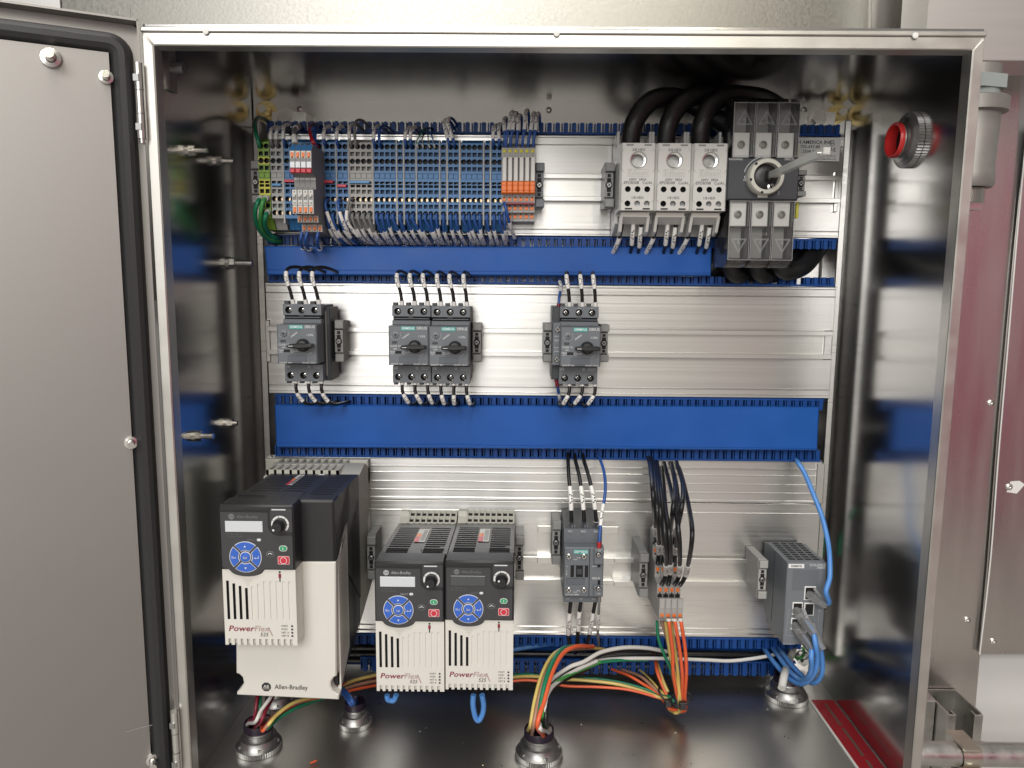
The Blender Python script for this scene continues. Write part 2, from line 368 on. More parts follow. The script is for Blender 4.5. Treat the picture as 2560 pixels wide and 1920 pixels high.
# unseen maroon board added at the right, its reflection tints the side sheets
solo(M().box(1.6, 1.64, -3.4, -1.0, -1.0, .28, 'maroonboard', .004), 'tint_board', 'maroon board added out of view to the right, seen only as a tint in the side sheets', 'panel', (1.6, -2.2, -1.0))
# ================================================================ enclosure
enc = thing('control_cabinet', 'stainless steel control cabinet standing open with its door swung left', 'cabinet', (0, 0, -HH))
T = .0018
M().box(-h2, h2, 0, T, -HH, 0, 'steel').build('back_wall', enc)
M().box(-h2-T, -h2, -DD+.001, T, -HH-T, T, 'steel').build('side_wall', enc)
M().box(h2, h2+T, -DD+.001, T, -HH-T, T, 'steel').build('side_wall', enc)
M().box(-h2, h2, -DD+.0185, T, 0, T, 'steel').build('top_wall', enc)
M().box(-h2, h2, -DD+.001, -DD+.0184, -.0010, T, 'steel').build('top_wall', enc)
M().box(-h2, h2, -DD+.001, T, -HH-T, -HH, 'steel_floor').build('bottom_wall', enc)
fl = .0085
o4 = [(-h2-T, -.0055), (h2+T, -.0055), (h2+T, -HH-T), (-h2-T, -HH-T)]; i4 = [(-h2+fl, -.0175), (h2-fl, -.0175), (h2-fl, -HH+fl), (-h2+fl, -HH+fl)]
for i in range(4):
    j = (i+1) % 4
    M().prism([o4[i], o4[j], i4[j], i4[i]], -DD-.002, -DD, 'lip', .0012).build('front_flange', enc)
m = M()
for i in range(4):
    j = (i+1) % 4; a, b = i4[i], i4[j]
    m.add([(a[0], -DD-.001, a[1]), (b[0], -DD-.001, b[1]), (b[0], -DD+.014, b[1]), (a[0], -DD+.014, a[1])], [(0, 1, 2, 3)], 'lip')
m.build('flange_return', enc, recalc=False)
# outer drip edge along the top
M().box(-h2-T-.0006, h2+T+.0006, -DD-.0032, -DD+.02, -.0056, -.0012, 'lip', .0008).build('drip_edge', enc)
for px in (512, 1392, 2292):
    p = at(px, 84, -DD-.006); M().lathe((p.x, -DD-.0030, -.0058), (0, -1, 0), [(.0030, 0), (.0026, .0014), (0, .002)], 10, 'caulk').build('weld_dot', enc)
# inner corner beads
for sx in (-1, 1):
    M().cyl((sx*(h2-.0012), -.0012, -HH), (sx*(h2-.0012), -.0012, 0), .0012, 6, 'steel').build('corner_weld', enc)
# welded studs with nuts in the left wall (they stick out to the right)
def stud(px, py, ln=.020, big=False, k='bolt'):
    p = at_x(px, py, -h2); a = 1.25 if big else 1
    s = M().cyl(p, p+Vector((ln, 0, 0)), .0030*a, 10, k).build('stud', enc)
    M().lathe(p, (1, 0, 0), [(.0062*a, .0), (.0062*a, .0022), (.003, .0022)], 14, k).build('washer', s)
    M().cyl(p+Vector((.0022, 0, 0)), p+Vector((.0082, 0, 0)), .0056*a, 6, k).build('nut', s)
stud(470, 376); stud(540, 402); stud(487, 1090); stud(566, 1058, .013); stud(572, 658, .028, True, 'zinc')
p = at_x(424, 170, -h2); b = M().box(p.x, p.x+.003, p.y-.008, p.y+.008, p.z-.022, p.z+.022, 'zinc').build('mounting_lug', enc)
M().cyl(p+Vector((.003, 0, 0)), p+Vector((.014, 0, 0)), .0055, 12, 'zinc').build('lug_post', b)
# small weld studs and corner bolts of the back wall
for px, py in ((751, 274), (1372, 276), (2008, 276)):
    p = at(px, py, 0); M().lathe(p, (0, -1, 0), [(.0038, 0), (.0036, .003), (.002, .004), (0, .004)], 12, 'bolt').build('weld_stud', enc)
for px, py in ((667, 280), (2092, 288)):
    p = at(px, py, -.004); c = M().box(p.x-.017, p.x+.017, p.y, 0, p.z-.018, p.z+.016, 'steel').build('mounting_bracket', enc)
    M().lathe(p, (0, -1, 0), [(.0135, 0), (.0135, .002), (.006, .0025)], 20, 'gold').build('gold_washer', c)
    M().cyl(p+Vector((0, -.002, 0)), p+Vector((0, -.009, 0)), .0085, 6, 'gold').build('gold_nut', c)
    M().cyl(p+Vector((0, -.009, 0)), p+Vector((0, -.019, 0)), .0050, 12, 'bolt').build('bolt', c)
for px, py in ((717, 296), (2040, 296)):
    p = at(px, py, -.022); c = M().box(p.x-.019, p.x+.024, -.022, 0, p.z-.019, p.z+.008, 'rail').build('frame_bracket', enc)
    M().lathe(p, (0, -1, 0), [(.0125, 0), (.0125, .002), (.006, .0022)], 18, 'bolt').build('washer', c)
    M().cyl(p+Vector((0, -.002, 0)), p+Vector((0, -.008, 0)), .0078, 6, 'bolt').build('bolt_head', c)
p = at(2010, 1648, -.004); c = M().lathe(p, (0, -1, 0), [(.0095, 0), (.0095, .0015), (.006, .002)], 18, 'zinc').build('washer', enc)
M().cyl(p, p+Vector((0, -.009, 0)), .005, 6, 'zinc').build('bolt', c)
# ---- door
hx, hy = -h2-.0030, -DD-.004
ang = math.radians(25.5); du = Vector((-math.cos(ang), -math.sin(ang), 0)); dn = Vector((math.sin(ang), -math.cos(ang), 0))   # along the door, and its inner normal
dp0 = Vector((hx, hy, 0))
door = thing('door', '', '', (hx, hy, -HH/2)); door.parent = enc; door.location = Vector((hx, hy, -HH/2))-enc.location
del door['label']; del door['category']
def dpt(u, n, z): p = dp0+du*u+dn*n; return (p.x, p.y, z)
LD = .70
def dbox(m, u0, u1, n0, n1, z0, z1, k):
    return m.add([dpt(u, n, z) for u in (u0, u1) for n in (n0, n1) for z in (z0, z1)], [(0, 1, 3, 2), (4, 6, 7, 5), (0, 4, 5, 1), (2, 3, 7, 6), (0, 2, 6, 4), (1, 5, 7, 3)], k)
zt, zb = .004, -HH-.004
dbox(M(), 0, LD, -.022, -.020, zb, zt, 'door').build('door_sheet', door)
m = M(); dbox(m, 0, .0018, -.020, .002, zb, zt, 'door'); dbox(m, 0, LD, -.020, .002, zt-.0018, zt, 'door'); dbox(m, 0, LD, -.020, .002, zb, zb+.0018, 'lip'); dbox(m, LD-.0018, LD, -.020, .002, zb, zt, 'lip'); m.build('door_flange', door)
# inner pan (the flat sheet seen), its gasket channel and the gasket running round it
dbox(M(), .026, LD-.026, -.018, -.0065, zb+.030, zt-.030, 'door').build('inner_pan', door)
def rrect(u0, u1, z0, z1, r, n=6):
    o = []
    for cu, cz, a in ((u1-r, z1-r, 0), (u0+r, z1-r, 90), (u0+r, z0+r, 180), (u1-r, z0+r, 270)):
        for i in range(n+1):
            t = math.radians(a+90*i/n); o.append((cu+r*math.cos(t), cz+r*math.sin(t)))
    return o
def ring(m, A, B, nA, nB, k):
    N = len(A); m.add([dpt(u, nA, z) for u, z in A]+[dpt(u, nB, z) for u, z in B], [(i, (i+1) % N, N+(i+1) % N, N+i) for i in range(N)], k)
gA = [rrect(.0060+e, LD-.0060-e, zb+.011+e, zt-.011-e, max(.004, .020-e)) for e in (0, .003, .007, .012, .016, .0185)]
gn = (-.012, -.0035, -.0015, -.0015, -.004, -.008)
m = M()
for i in range(5): ring(m, gA[i], gA[i+1], gn[i], gn[i+1], 'gasket')
m.build('gasket', door, recalc=False, smooth=80)
m = M(); ring(m, rrect(.002, LD-.002, zb+.002, zt-.002, .004), rrect(.0060, LD-.0060, zb+.011, zt-.011, .020), -.012, -.012, 'door'); m.build('gasket_channel', door, recalc=False)
for px, py, a in ((128, 146, 1.35), (266, 194, 1.0), (328, 1106, 1.0), (383, 1898, 1.1)):
    q = hit(px, py, dp0+dn*-.0065, dn); s = M().cyl(q, q+dn*.014*a, .0031*a, 12, 'bolt').build('door_stud', door)
    M().lathe(q, dn, [(.0066*a, 0), (.006*a, .0025*a), (.0035*a, .003*a)], 14, 'bolt').build('weld_collar', s)
q0, q1 = hit(314, 1830, dp0+dn*-.0062, dn), hit(396, 1809, dp0+dn*-.0062, dn); M().tube([q0, q0.lerp(q1, .5)+Vector((0, 0, .0004)), q1], .0004, 'clamp', 6).build('scuff_mark', door)
# hinges
for zc in (at(355, 250, hy).z, at(452, 1845, hy).z):
    zz = zc+.032
    for i, (ln, r) in enumerate(((.024, .0042), (.021, .0040), (.022, .0042))):
        q = M().cyl((hx-.001, hy-.003, zz-ln), (hx-.001, hy-.003, zz-.0006), r, 14, 'bolt').build('hinge_knuckle', enc); zz -= ln
        if i != 1: M().box(hx-.004, hx+.001, hy-.0082, hy-.004, zz+.007, zz+.013, 'zinc').build('hinge_clip', q)
    M().cyl((hx-.001, hy-.003, zz-.004), (hx-.001, hy-.003, zz), .0026, 10, 'bolt').build('hinge_pin', enc)
# ================================================================ aluminium wiring frame
YP = -.07
fr = thing('wiring_frame', 'ridged aluminium mounting frame with integrated rails filling the cabinet back', 'mounting frame', (0, YP, -HH))
def plate(px, name='mounting_profile', t=.004, yy=YP, ribs=()):
    a, b, c, d = rect(*px, yy); m = M()
    m.box(a, b, yy, yy+t, c, d, 'alu', .0005)
    o = m.build(name, fr)
    for r0, r1, dep in ribs:
        _, _, e, f = rect(px[0], r0, px[2], r1, yy-dep); M().box(a+.0004, b-.0004, yy-dep, yy+.001, e, f, 'alu', .0007).build('rib', o)
    return o
def din(px, y0, y1, yy=YP, name='din_rail', out=.0085, k='rail'):   # top-hat rail between two pixel rows
    a, b, c, d = rect(px[0], y0, px[1], y1, yy-out); m = M()
    e = (d-c)*.17
    for (s0, s1) in ((c, c+e), (d-e, d)): m.box(a, b, yy-out, yy-out+.0016, s0, s1, k, .0004)
    m.box(a+.0002, b-.0002, yy-out+.0016, yy, c+e-.0024, c+e-.0006, k); m.box(a+.0002, b-.0002, yy-out+.0016, yy, d-e+.0006, d-e+.0024, k)
    m.box(a+.0003, b-.0003, yy-.0008-out*.06, yy+.0004, c+e-.0023, d-e+.0023, k)
    return m.build(name, fr)
plate((672, 338, 2104, 590), ribs=((338, 344, .002), (360, 363, .0012), (572, 575, .0012), (584, 590, .002)))
din((672, 2104), 434, 502)
plate((668, 712, 2082, 990), ribs=((712, 719, .002), (735, 738, .0012), (967, 970, .0012), (982, 990, .002)))
din((668, 2082), 822, 892)
plate((684, 1145, 2052, 1252), ribs=((1145, 1151, .002), (1167, 1171, .0012), (1183, 1186, .0015), (1205, 1208, .0012), (1226, 1229, .0012), (1246, 1252, .002)))
plate((690, 1254, 2042, 1588), ribs=((1254, 1258, .001), (1277, 1280, .0012), (1566, 1569, .0012), (1580, 1588, .002)))
din((1000, 2010), 1394, 1462, out=.0065)
din((1344, 1545), 1316, 1410, out=.012, name='raised_rail')
din((1536, 1600), 1396, 1466, out=.018, name='raised_rail')
for px in ((655, 300, 672, 1660), (2070, 300, 2086, 1640)):
    a, b, c, d = rect(*px, -.048); M().box(a, b, -.048, -.006, c, d, 'alu', .001).build('frame_post', fr)
for px in ((2086, 430, 2096, 530), (2060, 826, 2080, 900), (664, 800, 676, 905), (2040, 1160, 2060, 1260), (670, 1143, 684, 1230)):
    a, b, c, d = rect(*px, YP-.004); M().box(a, b, YP-.004, YP+.01, c, d, 'rail', .0008).build('end_clip', fr)
# ================================================================ blue wire combs and covers
def comb(px0, px1, pb, pt, label, yy=YP-.003, pitch=19.9, skip=(), lean=0):
    """base strip along pixel row pb, fingers reaching to row pt"""
    A, B = at(px0, pb, yy), at(px1, pb, yy); zt_ = at((px0+px1)/2, pt, yy).z; zb_ = (A.z+B.z)/2; up = 1 if zt_ > zb_ else -1; hgt = abs(zt_-zb_)
    r = thing('wire_comb', label, 'wire comb', (A.x, yy, zb_), 'blue slotted wire combs')
    L = B.x-A.x; n = int((px1-px0)/pitch); st = L/n; m = M()
    m.box(A.x, B.x, yy-.001, yy+.004, min(zb_, zb_+up*.0026), max(zb_, zb_+up*.0026), 'comb', .0005)
    for i in range(n):                                   # thin pegs between the fingers
        x = A.x+st*(i+.04); m.box(x, x+.0013, yy-.0008, yy+.010, min(zb_, zb_+up*hgt*.96), max(zb_, zb_+up*hgt*.96), 'comb')
    m.build('comb_base', r)
    f0 = None; w = st*.30
    for i in range(n):
        if i in skip: continue
        x = A.x+st*(i+.55)
        if f0 is None:
            pl = []
            for a, q in ((-w*.8, .0024), (-w*.8, hgt*.12), (-w, hgt*.16), (-w*.72, hgt*.3), (-w, hgt*.38), (-w*.72, hgt*.52), (-w, hgt*.6), (-w*.72, hgt*.74), (-w, hgt*.84), (-w*.6, hgt), (w*.6, hgt), (w, hgt*.84), (w*.72, hgt*.74), (w, hgt*.6), (w*.72, hgt*.52), (w, hgt*.38), (w*.72, hgt*.3), (w, hgt*.16), (w*.8, hgt*.12), (w*.8, .0024)):
                pl.append((x+a, zb_+up*q))
            f0 = M().prism(pl, yy-.001, yy+.0035, 'comb').build('finger', r); X0 = x
            # raised centre rib of each finger
        else:
            same(f0, r, (x-X0, 0, 0))
    return r
comb(668, 2102, 336, 307, 'blue wire comb along the very top, fingers up against the steel back wall', pitch=20.2)
comb(668, 2094, 592, 618, 'blue wire comb under the terminal strip row, above the first blue cover')
comb(672, 2088, 711, 688, 'blue wire comb above the motor breakers, below the first blue cover', skip=(57, 58, 60, 63, 66))
comb(688, 2062, 991, 1019, 'blue wire comb under the motor breakers, above the wide blue cover')
comb(688, 2052, 1148, 1118, 'blue wire comb below the wide blue cover, above the drives')
comb(880, 2008, 1590, 1616, 'blue wire comb under the drives row, above the loose bundle of wires')
comb(900, 1990, 1648, 1684, 'lowest blue wire comb, hanging just above the cabinet floor', yy=-.052, pitch=23)
a, b, c, d = rect(700, 1606, 1985, 1668, -.034)  # blue trough back, extended left as a dark sheet to shade the gap
tr = thing('wire_trough', 'dark blue trough back behind the two lowest combs, extended to darken the gap', 'wire duct', ((a+b)/2, -.034, c))
M().box(a, b, -.034, -.030, c, d, 'comb', .001).build('trough_back', tr)
for i in range(3):
    zz = c+(d-c)*(.25+.25*i); wire('bundled_cable', ('lowest', 'middle', 'upper')[i]+' dark cable lying in the open trough behind the lowest combs', [(a+.02, -.040, zz), (a+.15, -.046, zz+.004), ((a+b)/2, -.043, zz-.003), (b-.15, -.048, zz+.003), (b-.02, -.040, zz-.002)], 'w_black', .0042, [], 'dark cables in the lowest trough', world=True)
def cover(pts, yy, label, th=.012):
    P = [at(a, b, yy) for a, b in pts]; xs = [(p.x, p.z) for p in P]
    c = thing('duct_cover', label, 'duct cover', P[0], 'blue duct covers')
    M().prism(xs, yy, yy+th, 'cover', .0016).build('cover_body', c)
    a, b, zz = xs[-1][0], xs[-2][0], (xs[-1][1]+xs[-2][1])/2
    M().box(a+.001, b-.001, yy-.0007, yy+.002, zz+.0045, zz+.006, 'cover', .0003).build('edge_ridge', c)
    return c
cover([(660, 615), (1780, 617), (1778, 690), (667, 688)], YP-.018, 'narrower blue duct cover below the terminal strip, ending at the clear shrouds')
cover([(686, 1013), (2049, 1019), (2044, 1127), (690, 1119)], YP-.018, 'wider blue duct cover spanning the cabinet below the motor breakers')
# ================================================================ drives
def arc(cx, cz, r, a0, a1, n, rz=None):
    rz = rz or r; return [(cx+r*math.cos(math.radians(a0+(a1-a0)*i/n)), cz+rz*math.sin(math.radians(a0+(a1-a0)*i/n))) for i in range(n+1)]
def rr(x0, x1, z0, z1, r, n=4): return [p for c in (arc(x1-r, z1-r, r, 0, 90, n), arc(x0+r, z1-r, r, 90, 180, n), arc(x0+r, z0+r, r, 180, 270, n), arc(x1-r, z0+r, r, 270, 360, n)) for p in c]
def module(r, X0, Z0, yf, s, lcd, knob_a, dim, back=.026, small=False):
    """removable front module of a drive: black keypad above, ivory slotted cover below (u right, v down, millimetres)"""
    s = s/1000
    def U(u): return X0+u*s
    def V(v): return Z0-v*s
    bul = [(U(41.5), V(65))]+[(U(24.6+19.6*math.cos(t)*.86), V(65-.8-(abs(math.sin(t))**.8)*-8.2)) for t in [math.radians(a) for a in range(0, 181, 12)]]+[(U(7.5), V(65))]
    out = [(U(0), V(65)), (U(0), V(1.5)), (U(1.2), V(0)), (U(70.8), V(0)), (U(72), V(1.5)), (U(72), V(65))]+bul
    bz = M().prism(out, yf, yf+back, 'black', .0018*s*1000).build('keypad_bezel', r)
    M().prism([(U(.6), V(6.2)), (U(48.5), V(6.2)), (U(48.5), V(5.2)), (U(.6), V(5.2))], yf-.0008, yf+.001, 'knob').build('bezel_ridge', bz)
    # charcoal keypad membrane, cut away round the dial pocket
    kf = [(U(1.6), V(62.5)), (U(1.6), V(8)), (U(2.6), V(7)), (U(46.5), V(7)), (U(47.5), V(8)), (U(47.5), V(20))]
    kf += [(U(57.5+10*math.cos(math.radians(a))), V(20+10*math.sin(math.radians(a)))) for a in range(180, 89, -15)]
    kf += [(U(70), V(30)), (U(70.5), V(31)), (U(70.5), V(62)), (U(69.5), V(63)), (U(43), V(63)), (U(38.5), V(67))]
    kf += [(U(24.6+14*math.cos(math.radians(a))), V(66+5.2*math.sin(math.radians(a)))) for a in range(20, 161, 20)]+[(U(10.5), V(67)), (U(6), V(63))]
    M().prism(kf, yf-.0006, yf+.001, 'face').build('keypad_face', r)
    pk = [(U(50), V(3))]+[(U(50), V(18))]+[(U(57.5+7.5*math.cos(math.radians(a))), V(19+7.5*math.sin(math.radians(a)))) for a in range(180, 89, -15)]+[(U(70.8), V(26.5)), (U(70.8), V(3))]
    dp = M().prism(pk, yf-.0007, yf+.001, 'face').build('dial_panel', r)
    M().box(U(51.5), U(65), yf-.0011, yf, V(4.6), V(3.4), 'lcd').build('label_strip', dp)
    y = yf-.0008
    M().disc(U(59.2), y, V(18.6), 8.6*s, 24, 'print', a0=-48, a1=200, r0=6.6*s).build('dial_scale', r, recalc=False)
    m = M()
    for a in (0, 50, 100, 150): m.line(U(59.2+6.4*math.cos(math.radians(a))), V(18.6-6.4*math.sin(math.radians(a))), U(59.2+8.8*math.cos(math.radians(a))), V(18.6-8.8*math.sin(math.radians(a))), .0004, y-.0002, 'ink')
    m.build('scale_ticks', r, recalc=False)
    k = M().lathe((U(59.2), yf, V(18.6)), (0, -1, 0), [(6.3*s, 0), (6.3*s, .005), (5.4*s, .006), (5.1*s, .0115), (4.4*s, .0125), (0, .0125)], 18, 'knob').build('dial', r)
    a = math.radians(knob_a); q = (U(59.2+3.5*math.cos(a)), V(18.6-3.5*math.sin(a)))
    M().disc(q[0], yf-.0128, q[1], .0011, 10, 'print').line(U(59.2-2.4*math.cos(a)), V(18.6+2.4*math.sin(a)), U(59.2+1.2*math.cos(a)), V(18.6-1.2*math.sin(a)), .0005, yf-.01275, 'slot').build('dial_pointer', k, recalc=False)
    M().box(U(6), U(42.2), yf-.0012, yf, V(26.5), V(15.7), 'lcd' if lcd else 'lcd_dark', .0003).build('display', r)
    pk_ = 'print_dim' if dim else 'print_grey'
    m = M(); m.disc(U(12.4), y, V(11.4), 2.9*s, 16, pk_); m.text('A·B', U(12.4), y-.0002, V(11.4), .0018*s*1000, 'face'); m.text('Allen-Bradley', U(17.5), y, V(11.5), .0031*s*1000, pk_, 'LEFT', shear=.2, fit=20.5*s)
    for a_, b_, c_, d_ in ((8.3, 31.4, 8.3, 27.6), (8.3, 31.4, 21.3, 31.4), (21.3, 31.4, 21.3, 27.6)): m.line(U(a_), V(b_), U(c_), V(d_), .0002, y, 'print_dim')
    m.text('ENET  LINK', U(14.8), y, V(29), .0011*s*1000, 'print_dim'); m.text('FAULT', U(35), y, V(34.5), .0019*s*1000, pk_ if not dim else 'print_dim', 'RIGHT')
    m.build('keypad_print', r, recalc=False, smooth=0)
    M().prism(rr(U(36), U(40.2), V(35.8), V(33.1), 1.3*s), yf-.001, yf, 'lcd', .0003).build('fault_light', r)
    # round blue navigation pad: four sectors and a middle button, each with its light rim
    for a0, nm in ((45, 'up'), (135, 'left'), (225, 'down'), (315, 'right')):
        a1 = a0+90; gi, go = 8.5, 3.6
        def sec(ro, ri, e): return [(U(24.6)+x*s, V(51.6)+z*s) for x, z in arc(0, 0, ro, a0+go*e, a1-go*e, 10)+arc(0, 0, ri, a1-gi*e, a0+gi*e, 6)]
        b = M().prism(sec(15.6, 6.6, 1), yf-.0010, yf, 'print').build('arrow_button', r)
        M().prism(sec(15.0, 7.2, 1.32), yf-.0016, yf-.0008, 'navblue', .0003).build('button_cap', b)
    c = M().lathe((U(24.6), yf, V(51.6)), (0, -1, 0), [(5.5*s, 0), (5.5*s, .001), (4.9*s, .0012)], 20, 'print').build('select_button', r)
    M().lathe((U(24.6), yf, V(51.6)), (0, -1, 0), [(4.9*s, .001), (4.7*s, .002), (2.5*s, .0025), (0, .0026)], 20, 'navblue').build('button_cap', c)
    m = M(); yy = yf-.0030
    m.text('Esc', U(13.6), yy+.001, V(51.8), .0024*s*1000, 'print'); m.text('Sel', U(24.6), yy, V(51.8), .0024*s*1000, 'print')
    for du, dv in ((0, -11), (0, 11)):
        t = -1 if dv < 0 else 1; m.add([(U(24.6-1.1), yy+.001, V(51.6+dv-.9*t)), (U(24.6+1.1), yy+.001, V(51.6+dv-.9*t)), (U(24.6), yy+.001, V(51.6+dv+1.1*t))], [(0, 1, 2)], 'print')
    m.line(U(34.2), V(52.4), U(37.6), V(52.4), .0005, yy+.001, 'print'); m.line(U(37.6), V(52.4), U(37.6), V(50.2), .0005, yy+.001, 'print'); m.add([(U(33), yy+.001, V(52.4)), (U(34.6), yy+.001, V(51.5)), (U(34.6), yy+.001, V(53.3))], [(0, 1, 2)], 'print')
    m.build('button_print', r, recalc=False, smooth=0)
    b = M().prism(rr(U(44.8), U(52.8), V(51.6), V(45.6), 2.9*s), yf-.0010, yf, 'print_dim').build('jog_button', r); M().prism(rr(U(45.4), U(52.2), V(51), V(46.2), 2.3*s), yf-.0016, yf, 'face', .0004).build('button_cap', b)
    M().disc(U(48.8), yf-.0018, V(49.6), 2.5*s, 8, 'print', a0=25, a1=155, r0=1.9*s).build('jog_mark', b, recalc=False)
    b = M().prism(rr(U(57.4), U(65.4), V(45.5), V(39.7), 2.8*s), yf-.0010, yf, 'print').build('start_button', r); M().prism(rr(U(58), U(64.8), V(44.9), V(40.3), 2.2*s), yf-.0016, yf, 'green', .0004).build('button_cap', b)
    M().quad(U(61.1), U(61.7), V(43.9), V(41.3), yf-.0018, 'print').build('start_mark', b, recalc=False)
    b = M().prism(rr(U(55.8), U(67.2), V(58.8), V(50.4), 1.2*s), yf-.0010, yf, 'w_orange_pale').build('stop_button', r); M().prism(rr(U(56.4), U(66.6), V(58.2), V(51), .8*s), yf-.0016, yf, 'red', .0005).build('button_cap', b)
    M().disc(U(61.5), yf-.0018, V(54.6), 3.4*s, 18, 'print', r0=2.9*s).build('stop_mark', b, recalc=False)
    # ivory lower cover with eleven slots (real recesses), notched hem
    yl = yf+.0016; B0, B1 = 65.3, 143; m = M(); ks = 'ivory'
    m.box(U(.3), U(71.7), yl+.0030, yf+back, V(B1-.5), V(B0), ks)
    tops = [76.7, 79.5, 82, 84, 82.5, 79.7, 77, 77, 77, 77, 77]; e0, e1 = 2.2, 69.2
    ua = [4.95+6.07*i for i in range(11)]
    m.box(U(.3), U(71.7), yl, yl+.003, V(74.6), V(B0), ks, 0); m.box(U(.3), U(71.7), yl, yl+.003, V(136.6), V(118), ks, 0)
    m.box(U(.3), U(ua[0]-3.03), yl, yl+.003, V(118), V(74.6), ks); m.box(U(ua[-1]+3.03), U(71.7), yl, yl+.003, V(118), V(74.6), ks)
    for i, u in enumerate(ua):
        m.cell(U(u-3.035), U(u+3.035), V(118), V(74.6), yl, U(u), V((tops[i]+116.3)/2), 1.35*s, .0028 if i < 4 else .0009, ks, 'slot' if i < 4 and not small else ks, sq=True, hr2=(116.3-tops[i])/2*s)
    for i in range(12):                                    # hem tongues between the notches
        u0 = max(.3, 4.95+6.07*(i-1)+1.5) if i else .3; u1 = 4.95+6.07*i-1.5 if i < 11 else 71.7
        m.box(U(u0), U(u1), yl, yl+.003, V(B1), V(136.6), ks)
    m.build('lower_cover', r, recalc=False)
    t = M(); y = yl-.0003
    t.text('Power', U(4.4), y, V(126), .0056*s*1000, 'maroon', 'LEFT', shear=.22, bold=.014, fit=25*s); t.text('Flex', U(29.6), y, V(126), .0056*s*1000, 'flexgrey', 'LEFT', shear=.22, bold=.008, fit=14.5*s)
    t.line(U(43.6), V(124.5), U(47.4), V(133.6), .0011, y, 'flexgrey'); t.text('525', U(39.4), y, V(132), .0038*s*1000, 'ink', shear=.2)
    for i, q in enumerate(('PORT', 'MOD', 'NET A', 'NET B')): t.text(q, U(56.3), y, V(122.8+3.4*i), .0018*s*1000, 'ink', 'LEFT'); t.disc(U(66.9), y, V(122.8+3.4*i), .0011*s*1000, 10, 'bdark')
    t.disc(U(56.5), y, V(67.4), 1.05*s, 10, 'ink'); t.quad(U(55.2), U(57.8), V(73.2), V(69), y, 'maroon'); t.quad(U(55.9), U(57.1), V(77.2), V(73.2), y, 'ink')
    for i in range(6): t.line(U(20+i*.8), V(75+i*1.25), U(30-i*.8), V(75+i*1.25), .00022, y, 'heat')
    t.build('cover_print', r, recalc=False, smooth=0)
def warn_label(r, x, y0, y1, zf, w):               # warning sticker lying on a sloped top: zf(y) gives the surface height
    m = M(); e = .0004
    def q(a, b, c, d, k, h): m.add([(a, c, zf(c)+h), (b, c, zf(c)+h), (b, d, zf(d)+h), (a, d, zf(d)+h)], [(0, 1, 2, 3)], k)
    q(x, x+w, y0, y1, 'white', e); q(x, x+w*.45, y0, y0+(y1-y0)*.38, 'red', e*1.6); q(x, x+w*.45, y0+(y1-y0)*.40, y0+(y1-y0)*.62, 'orange', e*1.6)
    for i in range(4): q(x+w*(.55+.1*i), x+w*(.59+.1*i), y0+(y1-y0)*.08, y0+(y1-y0)*.9, 'ink', e*1.6)
    m.build('warning_label', r, recalc=False, smooth=0)
def vent(r, x0, x1, y, zf, dy, n, wdt=.0022, k='slot'):   # rows of black inlays painting the shade of slots in a sloped top
    o = None
    for i in range(n):
        yy = y+dy*i; z = zf(yy)
        if o is None: o = M().add([(x0, yy, z+.0003), (x1, yy, z+.0003), (x1, yy+wdt, zf(yy+wdt)+.0003), (x0, yy+wdt, zf(yy+wdt)+.0003), (x0, yy, z-.002), (x1, yy, z-.002), (x1, yy+wdt, zf(yy+wdt)-.002), (x0, yy+wdt, zf(yy+wdt)-.002)], [(0, 1, 2, 3), (0, 1, 5, 4), (3, 2, 6, 7), (0, 3, 7, 4), (1, 2, 6, 5)], k).build('vent_slot', r, smooth=0); z0 = z
        else: same(o, r, (0, dy*i, z-z0))
def grille(r, x0, x1, ya, yb, za, zb, nx, rows):    # sloping heatsink grille: bars over dark wells, ya/za front, yb/zb back
    m = M(); zf = lambda y: za+(zb-za)*(y-ya)/(yb-ya)
    t = (x1-x0)*.035
    for i in range(nx+1):
        x = x0+(x1-x0-t)*i/nx; m.side([(ya, zf(ya)), (yb, zf(yb)), (yb, zf(yb)-.014), (ya, zf(ya)-.014)], x, x+t, 'heat')
    for j in range(rows+1):
        y = ya+(yb-ya-.0025)*j/rows; m.side([(y, zf(y)-.0003), (y+.0025, zf(y+.0025)-.0003), (y+.0025, zf(y)-.012), (y, zf(y)-.012)], x0, x1, 'heat')
    m.build('heatsink_grille', r, smooth=0)
